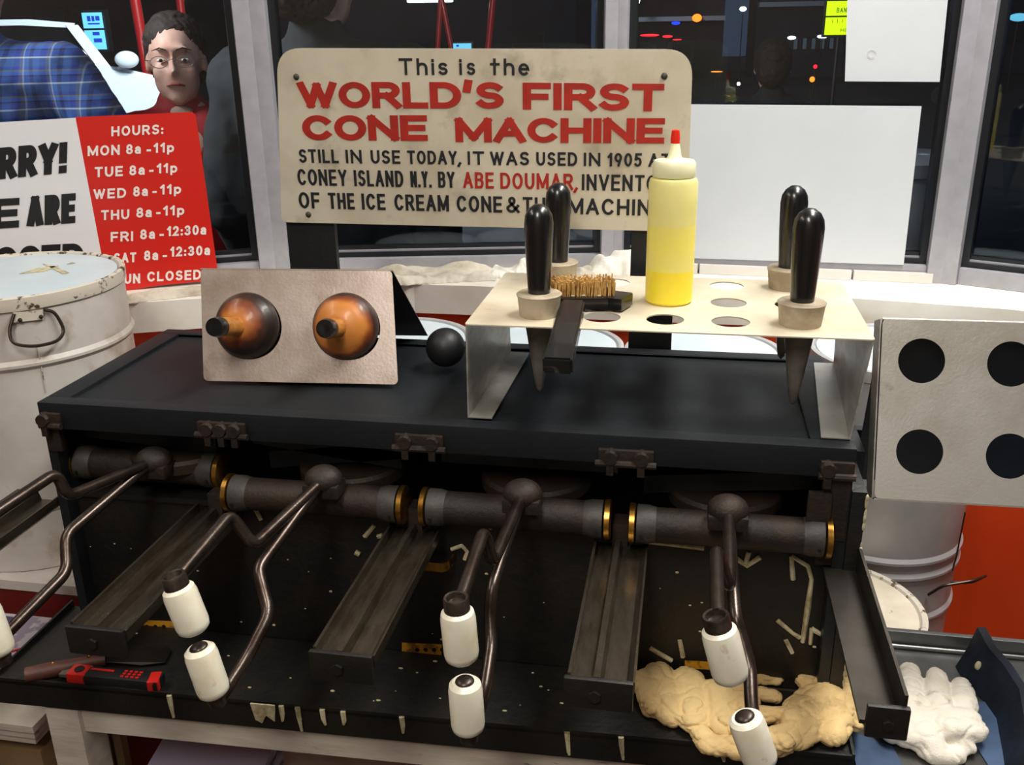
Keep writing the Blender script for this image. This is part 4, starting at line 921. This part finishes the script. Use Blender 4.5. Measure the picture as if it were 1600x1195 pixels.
g3 = blob([(cz(1380, 1058, .018), cz(1392, 1098, .030), .0125, .0150), (cz(1422, 1045, .020), cz(1427, 1092, .034), .0125, .0155), (cz(1464, 1052, .020), cz(1466, 1092, .036), .0125, .0155), (cz(1503, 1068, .018), cz(1508, 1096, .032), .0120, .0155),
           (cz(1400, 1118, .026), cz(1510, 1122, .028), .017, .019), (cz(1395, 1140, .018), cz(1432, 1146, .020), .014, .017), (cz(1480, 1128, .034), cz(1524, 1134, .026), .015, .015),
           (cz(1446, 1140, .026), cz(1462, 1172, .010), .017, .016), (cz(1455, 1172, .010), cz(1490, 1178, .008), .015, .013), (cz(1492, 1140, .026), cz(1512, 1166, .012), .0115, .0085), (cz(1378, 1120, .018), cz(1372, 1092, .014), .014, .012)],
          'cotton_glove', glove_w, .0021, disp=(.03, .003), smooth=2, wr=(26, .0020, 3), label='white cotton glove with burnt finger tips on the steel counter', cat='glove')
flat(g3, CZ+.0006, .8)
e = empty('charred_scoop', (1.17, .05, CZ), 'charred blue-black metal strip standing on edge on the steel counter', 'scoop')
ph = [(1513, 990, .060), (1530, 1018, .056), (1555, 1040, .050), (1580, 1075, .046), (1592, 1130, .040), (1602, 1190, .036)]
lo_ = [atz(u+8, v+52, CZ+.001) for u, v, h in ph]; hi_ = []
m = MB(); A = []
for i, (p, (u, v, h)) in enumerate(zip(lo_, ph)):
    t_ = (lo_[min(i+1, 5)]-lo_[max(i-1, 0)]).normalized(); n_ = Vector((t_.y, -t_.x, 0))
    H_ = Vector((p.x, p.y, CZ+h)); A.append([m.bm.verts.new(x) for x in (p-n_*.020, p-n_*.016+Vector((0, 0, h*.5)), H_-n_*.006, H_+n_*.004, p+n_*.012+Vector((0, 0, h*.45)), p+n_*.022)])
for a, b in zip(A, A[1:]):
    for i in range(6): m.bm.faces.new((a[i], a[(i+1) % 6], b[(i+1) % 6], b[i]))
m.bm.faces.new(A[0]); m.bm.faces.new(A[-1][::-1]); wp(m, 'strip', char, e, ang=50)
p = lo_[1]; wp(MB().sph((p.x-.012, p.y-.003, CZ+.03), .004, (1, .6, 1.6), n=8), 'batter_speck', crust, e)

# ================================================================== LEFT: BENCH, BOX, SHELF
e = empty('red_bench', (-.32, .30, 0), 'dark red bench that carries the big white drum', 'bench')
wp(MB().prism([(-.75, .13, .735), (-.062, .13, .735), (-.062, .50, .735), (-.25, .50, .735), (-.75, .34, .735)], (0, 0, .0155)), 'bench_top', drumw, e, smooth=False); wp(MB().prism([(-.74, .135, 0), (-.07, .135, 0), (-.07, .48, 0), (-.25, .48, 0), (-.74, .33, 0)], (0, 0, .735)), 'bench_front', darkred, e, smooth=False)
e = empty('side_shelf', (-.3, .02, 0), 'white layered shelf edge left of the table', 'shelf')
for k in range(3): wp(MB().box((-.75, -.06+.004*k, .648-.0125*k), (-.055-.004*k, .125, .659-.0125*k), bev=.001), 'shelf_board', tablew, e)
wp(MB().box((-.75, .11, 0), (-.06, .125, .62)), 'shelf_back', cardb, e, smooth=False)
wp(MB().box((-.60, -.04, .0), (-.07, .10, .60), bev=.004), 'lower_box', cardb, e)
bx0 = .6595
e = empty('printed_box', (-.15, .03, bx0), 'white printed carton with purple bands and red script on the left shelf', 'carton')
wp(MB().box((-.30, -.02, bx0), (-.068, .10, bx0+.055), bev=.002), 'carton', printw, e)
for x in (-.27, -.20, -.13): wp(MB().box((x, -.0205, bx0+.006), (x+.03, -.0195, bx0+.05)), 'purple_band', printp, e, smooth=False)
for y in (-.01, .03, .07): wp(MB().box((-.28, y, bx0+.0548), (-.16, y+.022, bx0+.0556)), 'purple_band', printp, e, smooth=False)
wp(MB().tube([(-.13+.012*i, .015+.014*math.sin(i*2.4), bx0+.0565) for i in range(5)], .0015, n=6, smooth=.006), 'red_script', redpl, e)
wp(MB().tube([(-.115+.011*math.cos(a*.7), -.005+.008*math.sin(a*.7), bx0+.0565) for a in range(10)], .0018, n=6), 'red_script', redpl, e)

# ================================================================== BEYOND THE GLASS
GZ = -.05
def person(name, loc, label, h=1.65, face=0., shirt=None, legs=navy, arms=((0, 0, 0),)*2, head=True, build=1., hair=True, tilt=0):
    """standing adult at loc, facing angle `face` (0 looks towards -y); arms: per side (elbow offset, hand offset) from the shoulder"""
    e = empty(name, (loc[0], loc[1], GZ), label, 'person', rz=face)
    k = h/1.70; S = lambda x, y, z: Vector((x*k*1., y*k, z*k))
    def add(o): o.parent = e; return o
    sw = .175*build
    body = [(S(0, .01, 1.42), S(0, .0, 1.54), .056*k, .047*k), (S(0, .01, 1.05), S(0, 0, 1.32), .125*k, .14*k)]
    limbs = []
    for sgn, (el, ha) in zip((-1, 1), arms):
        s0 = S(sgn*sw, 0, 1.38); e0 = s0+S(*el); h0 = s0+S(*ha)
        limbs.append((s0, e0, h0))
    bcaps = body+[(a, b, .045*k, .036*k) for a, b, c in limbs]+[(b, c, .036*k, .026*k) for a, b, c in limbs]
    for sgn in (-1, 1):
        bcaps += [(S(sgn*.09, 0, .88), S(sgn*.10, 0, .48), .08*k, .052*k), (S(sgn*.10, 0, .48), S(sgn*.10, .02, .09), .05*k, .035*k), (S(sgn*.10, .02, .04), S(sgn*.11, -.14, .03), .038*k, .03*k)]
        a, b, c = limbs[0 if sgn < 0 else 1]
        d = (c-b).normalized()
        for f in range(4):
            o_ = Vector((0, (f-1.5)*.019, 0))*k; bcaps.append((c+d*.05*k+o_, c+d*(.13-.012*abs(f-1.3))*k+o_+Vector((-sgn*.012*k, 0, 0)), .009*k, .007*k))
        bcaps.append((c, c+d*.06*k, .03*k, .034*k)); bcaps.append((c+d*.02*k+Vector((0, -.03, 0))*k, c+d*.07*k+Vector((0, -.055, 0))*k, .011*k, .009*k))
    sph_ = []
    if head:
        hz = 1.575; sph_ = [(S(0, .015, hz+.025), .083*k, (.90, 1.08, 1.08)), (S(0, -.026, hz-.040), .062*k, (1.0, .95, 1.15)), (S(0, -.055, hz-.088), .026*k, (1.1, .9, .8)),
                           (S(0, -.097, hz-.020), .012*k, (.9, 1.1, 1.)), (S(0, -.088, hz+.004), .009*k, (.8, 1, 2.4)), (S(-.079, .01, hz-.005), .018*k, (.4, .8, 1.5)), (S(.079, .01, hz-.005), .018*k, (.4, .8, 1.5)),
                           (S(-.035, -.058, hz-.025), .026*k, (1, .8, 1)), (S(.035, -.058, hz-.025), .026*k, (1, .8, 1)), (S(0, -.078, hz+.038), .03*k, (1.7, .4, .35))]
    b = add(blob(bcaps, 'body', skin, .0075, smooth=5, sph=sph_))
    # clothes
    sc = [(S(-sw*.86, 0, 1.37), S(sw*.86, 0, 1.37), .082*k, .082*k), (S(0, .01, .98), S(0, .0, 1.27), .150*k*build, .165*k*build), (S(-.06, 0, 1.0), S(-.06, .0, 1.33), .12*k, .13*k), (S(.06, 0, 1.0), S(.06, .0, 1.33), .12*k, .13*k),
          (S(0, .02, 1.40), S(0, .01, 1.455), .085*k, .066*k)]
    for a, b2, c in limbs: sc += [(a, b2, .066*k*build, .053*k*build), (b2, b2.lerp(c, .8), .053*k, .043*k)]
    add(blob(sc, 'shirt', shirt, .011, smooth=4, disp=(.07, .02)))
    lg = []
    for sgn in (-1, 1): lg += [(S(sgn*.085, 0, .93), S(sgn*.10, 0, .48), .105*k, .075*k), (S(sgn*.10, 0, .48), S(sgn*.10, .02, .10), .072*k, .062*k)]
    add(blob(lg, 'trousers', legs, .012, smooth=3, disp=(.08, .015)))
    for sgn in (-1, 1): add(blob([(S(sgn*.10, .03, .04), S(sgn*.115, -.15, .03), .048*k, .038*k)], 'shoe', carblk, .008, smooth=2))
    if head and hair:
        add(blob([(S(0, .058, hz-.01), S(0, .045, hz+.05), .078*k, .083*k)], 'hair', hairm, .005, smooth=3, sph=[(S(0, .030, hz+.052), .086*k, (.98, 1.0, 1.0)), (S(.0, .10, hz+.05), .04*k, (1, 1, 1)), (S(-.073, .03, hz+.02), .026*k, (.5, 1, 1.5)), (S(.073, .03, hz+.02), .026*k, (.5, 1, 1.5))], disp=(.02, .006), wr=(34, .004, 2)))
    if head:
        for sgn in (-1, 1):
            ey = add(MB().sph(S(sgn*.031, -.0735, hz+.008), .0108*k, (1.15, .8, .50), n=16).build('eye', eyew)); ir = MB().sph(S(sgn*.031, -.0808, hz+.008), .0052*k, (1, .45, .9), n=12).build('iris', iris); ir.parent = ey
            add(MB().tube([S(sgn*.012, -.094, hz+.034), S(sgn*.03, -.0925, hz+.040), S(sgn*.052, -.076, hz+.033)], [.0012*k, .0019*k, .001*k], n=8).build('eyebrow', hairm))
        add(MB().tube([S(-.024, -.080, hz-.058), S(-.008, -.0895, hz-.054), S(.008, -.0895, hz-.054), S(.024, -.080, hz-.058)], [.002*k, .0042*k, .0042*k, .002*k], n=8).build('mouth', lips))
    return e, S
# woman with glasses: a reflection in the glass, built as a solid figure outside
pw = at(274, 88, 1.52)
HW = (pw.z-GZ)/1.592*1.70
ang_f = math.atan2((CP.x-pw.x), -(CP.y-pw.y))*.8
ew, S = person('person', (pw.x, pw.y), 'woman with wire-rimmed glasses and dark red top, a reflection built outside the left window', h=HW, face=ang_f, shirt=redshirt, arms=(((-.03, .02, -.28), (-.02, -.05, -.52)), ((.03, .02, -.28), (.02, -.05, -.52))), build=.92)
kk = HW/1.70; hz = 1.575
g = bpy.data.objects.new('glasses', None); COL.objects.link(g); g.parent = ew
for sgn in (-1, 1):
    ring = [S(sgn*.033+.0225*math.cos(a*PI/10), -.104+.0, hz+.004+.015*math.sin(a*PI/10)) for a in range(20)]
    o = MB().tube(ring, .0009*kk, n=6, closed=True).build('lens_rim', wiregl); o.parent = g
    o = MB().tube([S(sgn*.0555, -.103, hz+.008), S(sgn*.076, -.06, hz+.01), S(sgn*.080, .01, hz+.008)], .0010*kk, n=6).build('temple', wiregl); o.parent = g
o = MB().tube([S(-.011, -.104, hz+.008), S(0, -.107, hz+.011), S(.011, -.104, hz+.008)], .0010*kk, n=6).build('bridge', wiregl); o.parent = g
sc_ = blob([(S(-.035, .0, 1.43), S(.035, -.0, 1.43), .050*kk, .050*kk), (S(0, -.035, 1.42), S(0, .03, 1.43), .046*kk, .046*kk)], 'collar', scarf, .006, smooth=3, disp=(.02, .008)); sc_.parent = ew
# man in plaid, seen from behind: mirrored in the pane, modelled solid beyond it
ps = at(80, 112, 1.22)
HM = (ps.z-GZ)/1.385*1.70
em, S = person('person', (ps.x-.20, ps.y), 'man in a blue plaid shirt seen from behind, a reflection built outside the left window', h=HM, face=PI+.1, shirt=plaidm, arms=(((-.17, .02, -.24), (-.20, -.20, -.36)), ((.12, .02, -.27), (.14, -.20, -.40))), build=1.12)
# person in dark clothes: pane reflection given a body behind the left mullion
ps = at(372, 108, 1.2)
person('person', (at(326, 108, 1.2).x+.275, ps.y), 'person in charcoal clothes, a reflection built behind the left window post', h=(ps.z-GZ)/1.40*1.70+.0, face=PI-.1, shirt=darkcl, arms=(((-.06, .02, -.28), (-.04, -.10, -.5)), ((.06, .02, -.28), (.04, -.10, -.5))), build=1.1)
# far person: reflection of the camera holder, stood outside as a solid figure
ps = at(1208, 88, 3.4)
person('person', (ps.x, ps.y), 'dark haired person in dark clothes, a reflection built far beyond the right hand window', h=(ps.z-GZ)/1.63*1.70, face=PI, shirt=darkcl, arms=(((-.10, -.02, -.25), (-.05, .15, -.3)), ((.10, -.02, -.25), (.05, .15, -.3))), build=.95)

# round bin: reflection of one inside the room, built solid outside window three
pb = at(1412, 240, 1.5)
e = empty('reflected_bin', (pb.x, pb.y, GZ), 'round grey bin beside the white board, a room reflection built outside the right hand window', 'bin')
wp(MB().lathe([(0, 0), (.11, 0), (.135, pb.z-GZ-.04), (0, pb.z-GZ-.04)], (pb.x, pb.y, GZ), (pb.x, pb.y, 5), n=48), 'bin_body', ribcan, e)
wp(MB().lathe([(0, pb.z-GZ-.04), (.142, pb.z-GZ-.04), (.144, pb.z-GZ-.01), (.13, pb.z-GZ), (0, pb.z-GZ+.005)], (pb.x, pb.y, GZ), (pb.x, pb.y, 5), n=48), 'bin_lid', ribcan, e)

# white car, side on, nose to the right
cY = 0.
c0 = at(116, 36, 10.6); rayd = Vector((c0.x-CP.x, c0.y-CP.y, 0)).normalized(); cax = Vector((rayd.y, -rayd.x, 0))
e = empty('parked_car', (c0.x, c0.y, 0), 'white car parked outside the left window', 'car', rz=math.atan2(cax.y, cax.x)+.10)
def cp(u, v): p = atp(u, v, c0, rayd); return Vector(((p-c0).dot(cax), 0, p.z))
X0 = 0.; roofz = c0.z
hood = cp(170, 103); nose = cp(300, 124)
def lpart(mb, name, mat, **k): o = mb.build(name, mat, **k); o.parent = e; return o
low = [(X0-3.4, hood.z-.06), (hood.x-.05, hood.z-.02), (hood.x+.05, hood.z), (nose.x-.3, nose.z+.02), (nose.x, nose.z-.12), (nose.x+.05, nose.z-.35), (nose.x+.02, GZ+.35), (X0-3.3, GZ+.35)]
m = MB(); m.prism([(x, 0, z) for x, z in low], (0, 1.75, 0)); bmesh.ops.bevel(m.bm, geom=m.bm.edges[:], offset=.05, segments=3, affect='EDGES'); lpart(m, 'car_body', carw)
roof = [(X0-2.7, roofz-.06), (X0-1.6, roofz+.04), (X0-.5, roofz+.05), (X0+.02, roofz), (X0-.02, roofz-.055), (X0-.6, roofz-.02), (X0-1.6, roofz-.03), (X0-2.7, roofz-.13)]
lpart(MB().prism([(x, .10, z) for x, z in roof], (0, 1.5, 0)), 'roof', carw)
for y in (.09, 1.56):
    lpart(MB().prism([(X0-.10, y, roofz-.02), (X0+.05, y, roofz-.02), (hood.x+.04, y-.05, hood.z-.03), (hood.x-.12, y-.05, hood.z-.03)], (0, .06, 0)), 'pillar', carw)
    lpart(MB().prism([(X0-1.5, y, roofz-.02), (X0-1.4, y, roofz-.02), (X0-1.4, y-.05, hood.z-.03), (X0-1.5, y-.05, hood.z-.03)], (0, .05, 0)), 'pillar', carw)
lpart(MB().prism([(X0-2.6, .14, roofz-.06), (X0-.02, .14, roofz-.04), (hood.x-.06, .14, hood.z-.04), (X0-2.9, .14, hood.z-.04)], (0, 1.42, 0)), 'cabin_glass', carglass, smooth=False)
pm_ = cp(197, 93); lpart(MB().sph((pm_.x, -.10, pm_.z), .15, (1.0, .5, .72), n=20).cyl((pm_.x, -.05, pm_.z-.06), (pm_.x-.10, .08, pm_.z-.12), .03, n=10), 'door_mirror', carw)
ph_ = cp(136, 90); lpart(MB().sph((ph_.x, .10, ph_.z), .10, (.9, .3, 1.1), n=16), 'headrest', alu)
lpart(MB().box((X0-3.35, -.015, GZ+.30), (nose.x+.03, .02, GZ+.62), bev=.01), 'side_trim', carblk)
for x in (nose.x-.55, X0-2.6):
    w_ = lpart(MB().cyl((x, -.03, GZ+.35), (x, .2, GZ+.35), .35, n=36), 'wheel', carblk)
    h_ = MB().cyl((x, -.04, GZ+.35), (x, 0, GZ+.35), .2, n=24).build('hubcap', alu); h_.parent = w_
# red canopy posts
def rpost(u0, v0, u1, v1, Y, r, lab):
    a = at(u0, v0, Y); b = at(u1, v1, Y); d = (b-a); k1 = (GZ-a.z)/d.z; bt = a+d*k1; tp = a-d*((3.4-a.z)/(-d.z)) if False else a+d*((3.6-a.z)/d.z)
    e = empty('canopy_post', (bt.x, Y, GZ), lab, 'post', 'red steel canopy posts')
    wp(MB().cyl(bt, tp, r, n=20), 'post', redpost, e); wp(MB().box((bt.x-r*1.8, Y-r*1.8, GZ), (bt.x+r*1.8, Y+r*1.8, GZ+.02)), 'base_plate', redpost, e)
rpost(211, 0, 229, 105, 14, .085, 'thick red slanting post behind the white car'); rpost(281, 0, 288, 60, 16, .07, 'red post showing above the woman in glasses')
rpost(688, 8, 684, 74, 24, .065, 'red post under the white lamp, left of two'); rpost(692, 8, 705, 74, 24, .065, 'red post slanting right under the white lamp'); rpost(770, 0, 763, 74, 24, .08, 'lone red post right of the white lamp')
tag(MB().box((at(636, 3, 26).x, 26, at(636, 4, 26).z), (at(704, 3, 26).x, 26.3, at(636, -6, 26).z), bev=.02).build('canopy_lamp', e_white), 'bright white tube lamp at the top of the middle window', 'lamp')
# lit menu boards
def board(u0, v0, u1, v1, Y, mat, lab, marks=(), name='lit_board', cat='sign', mm=None, split=None):
    a = at(u0, v0, Y); b = at(u1, v1, Y); e = empty(name, ((a.x+b.x)/2, Y, b.z), lab, cat)
    if split:
        zc_ = at(u0, split, Y).z
        wp(MB().box((a.x, Y, zc_+.015), (b.x, Y+.12, a.z)), 'panel', mat, e, smooth=False); wp(MB().box((a.x, Y, b.z), (b.x, Y+.12, zc_-.015)), 'panel', mat, e, smooth=False)
    else: wp(MB().box((a.x, Y, b.z), (b.x, Y+.12, a.z)), 'panel', mat, e, smooth=False)
    wp(MB().box((a.x-.04, Y+.04, b.z-.04), (b.x+.04, Y+.16, a.z+.04)), 'case', carblk, e, smooth=False)
    wp(MB().cyl(((a.x+b.x)/2, Y+.1, GZ), ((a.x+b.x)/2, Y+.1, b.z), .04, n=10), 'leg', carblk, e)
    for x0, y0, x1, y1 in marks:
        p = at(x0, y0, Y); q_ = at(x1, y1, Y); wp(MB().box((p.x, Y-.01, q_.z), (q_.x, Y, p.z)), 'print', mm, e, smooth=False)
    return e
board(127, 20, 165, 77, 13, e_cyan, 'pale blue lit menu board behind the white car', marks=((136, 25, 142, 33), (143, 25, 148, 33), (149, 25, 156, 32), (138, 36, 156, 38), (145, 50, 156, 55), (147, 60, 160, 66)), mm=e_cyanb, split=46)
board(708, 68, 736, 76, 22, e_cyan, 'small pale blue lit board just above the cream sign', marks=((713, 70, 717, 73),), mm=e_cyanb)
yb = board(1293, 2, 1334, 54, 18, e_yel, 'bright yellow lit board beside the paper sheet', split=26)
pY = lambda u, v: at(u, v, 17.98)
for t_, u0, v, u1, h_ in (('BANU', 1307, 20, 1328, 8), ('IIII', 1300, 36, 1324, 6), ('HIS', 1313, 50, 1328, 6)):
    a = pY(u0, v); b = pY(u1, v); c = pY(u0, v-h_); h = (c-a).length
    strokes(t_, 'print', e_oln, a, Vector((1, 0, 0)), Vector((0, 0, 1)), (b-a).length, h, .16*h, .3, yb)
# distant lamps and lights
def dot(u, v, Y, r, mat, lab, sc=(1, .5, 1), nm='distant_lamp', grp=None):
    p = at(u, v, Y); e = empty(nm, (p.x, Y, GZ), lab, 'lamp', grp)
    wp(MB().sph(p, r, sc, n=10), 'lamp_head', mat, e); wp(MB().cyl((p.x, Y+.03, GZ), (p.x, Y+.03, p.z), .018, n=6), 'pole', carblk, e)
dot(1015, 55, 30, .09, e_red, 'long red tail lamp streak left of the right window', (3.4, .5, .4)); dot(1043, 57, 30, .08, e_red, 'short red tail lamp beside the long one', (2, .5, .45)); dot(1058, 62, 30, .06, e_red, 'thin red tail lamp below the other two', (2.4, .5, .3))
dot(1056, 36, 34, .08, e_blue, 'small blue lamp far off in the right hand window', (2, .5, .7)); dot(1089, 28, 34, .13, e_or, 'dim orange lamp right of the blue one', (1.3, .5, 1)); dot(1161, 14, 32, .09, e_white, 'small white lamp near the top of the right window', (1.2, .5, .8))
dot(992, 1, 30, .16, e_white, 'white lamp at the top corner beside the window post'); dot(1237, 59, 30, .07, e_white, 'white lamp left of the grey lit window', (1.8, .5, .7)); dot(1285, 57, 30, .07, e_white, 'white lamp right of the grey lit window', (2.2, .5, .7))
dot(1120, 112, 22, .035, e_or, 'thin orange lamp low in the right hand window', (4, .5, .4)); dot(1203, 75, 22, .04, e_or, 'amber lamp above the far person', (2.2, .5, .6)); dot(1154, 131, 20, .035, e_white, 'tiny white lamp low in the right hand window')
dot(1274, 104, 20, .04, e_red, 'round red lamp above the orange one'); dot(1269, 124, 20, .055, e_or, 'bright orange lamp below the red one'); dot(1492, 98, 20, .04, e_white, 'tiny white lamp at the right window edge', (1.8, .5, .7))
dot(1592, 27, 26, .12, e_cyan, 'teal lamp in the rightmost window', (2, .5, .8))
p = at(1470, 150, 14); e = empty('round_plate', (p.x, 14, GZ), 'dim round plate on a stake, low, right of the paper sheet', 'sign'); wp(MB().cyl((p.x, 14, p.z), (p.x, 14.03, p.z), .13, n=28), 'plate', asphalt, e); wp(MB().cyl((p.x, 14.05, GZ), (p.x, 14.05, p.z), .02, n=8), 'stake', carblk, e)
# buildings
def blg(x0, x1, Y, d, h, lab, mat, wins=(), bands=()):
    e = empty('far_building', ((x0+x1)/2, Y, GZ), lab, 'building')
    wp(MB().box((x0, Y, GZ), (x1, Y+d, h)), 'wall', mat, e, smooth=False)
    wp(MB().box((x0-.3, Y-.3, h), (x1+.3, Y+d+.3, h+.2)), 'roof', mat, e, smooth=False)
    for a, b, z0, z1, m_ in wins:
        f = wp(MB().box((a, Y-.06, z0), (b, Y, z1)), 'window', carblk, e, smooth=False); o = MB().box((a+.06, Y-.08, z0+.06), (b-.06, Y-.06, z1-.06)).build('pane', m_, smooth=False); o.parent = f
    for z in bands: wp(MB().box((x0, Y-1.2, z), (x1, Y, z+.15)), 'awning', frame_m, e, smooth=False)
def xa(u, Y): return at(u, 60, Y).x
Y = 36; zt = lambda v, Y: at(1200, v, Y).z
blg(xa(985, Y), xa(1130, Y), Y, 6, 5, 'low dark building left in the right hand window', bldg2, wins=[(xa(1000, Y), xa(1030, Y), .4, 1.2, carglass), (xa(1050, Y), xa(1085, Y), .4, 1.2, carglass)], bands=(1.9,))
wn = [(xa(1238+k*14, Y), xa(1249+k*14, Y), zt(80, Y), zt(58, Y), e_win) for k in range(5)]
blg(xa(1180, Y), xa(1380, Y), Y, 6, 5.5, 'dark shop with grey lit windows behind the far person', bldg, wins=wn, bands=(2.3,))
blg(xa(430, 40), xa(900, 40), 40, 6, 6, 'long dark building behind the cream sign', bldg, wins=[(xa(500, 40), xa(540, 40), 1, 1.6, carglass), (xa(800, 40), xa(850, 40), 1, 1.6, carglass)])
blg(xa(-60, 42), xa(360, 42), 42, 6, 6.5, 'dark building behind the white car', bldg2, wins=[(xa(60, 42), xa(110, 42), 2, 3, carglass)])
blg(xa(1480, 38), xa(1800, 38), 38, 6, 6, 'dark building in the rightmost window', bldg, wins=[(xa(1550, 38), xa(1600, 38), 1, 2, carglass)])
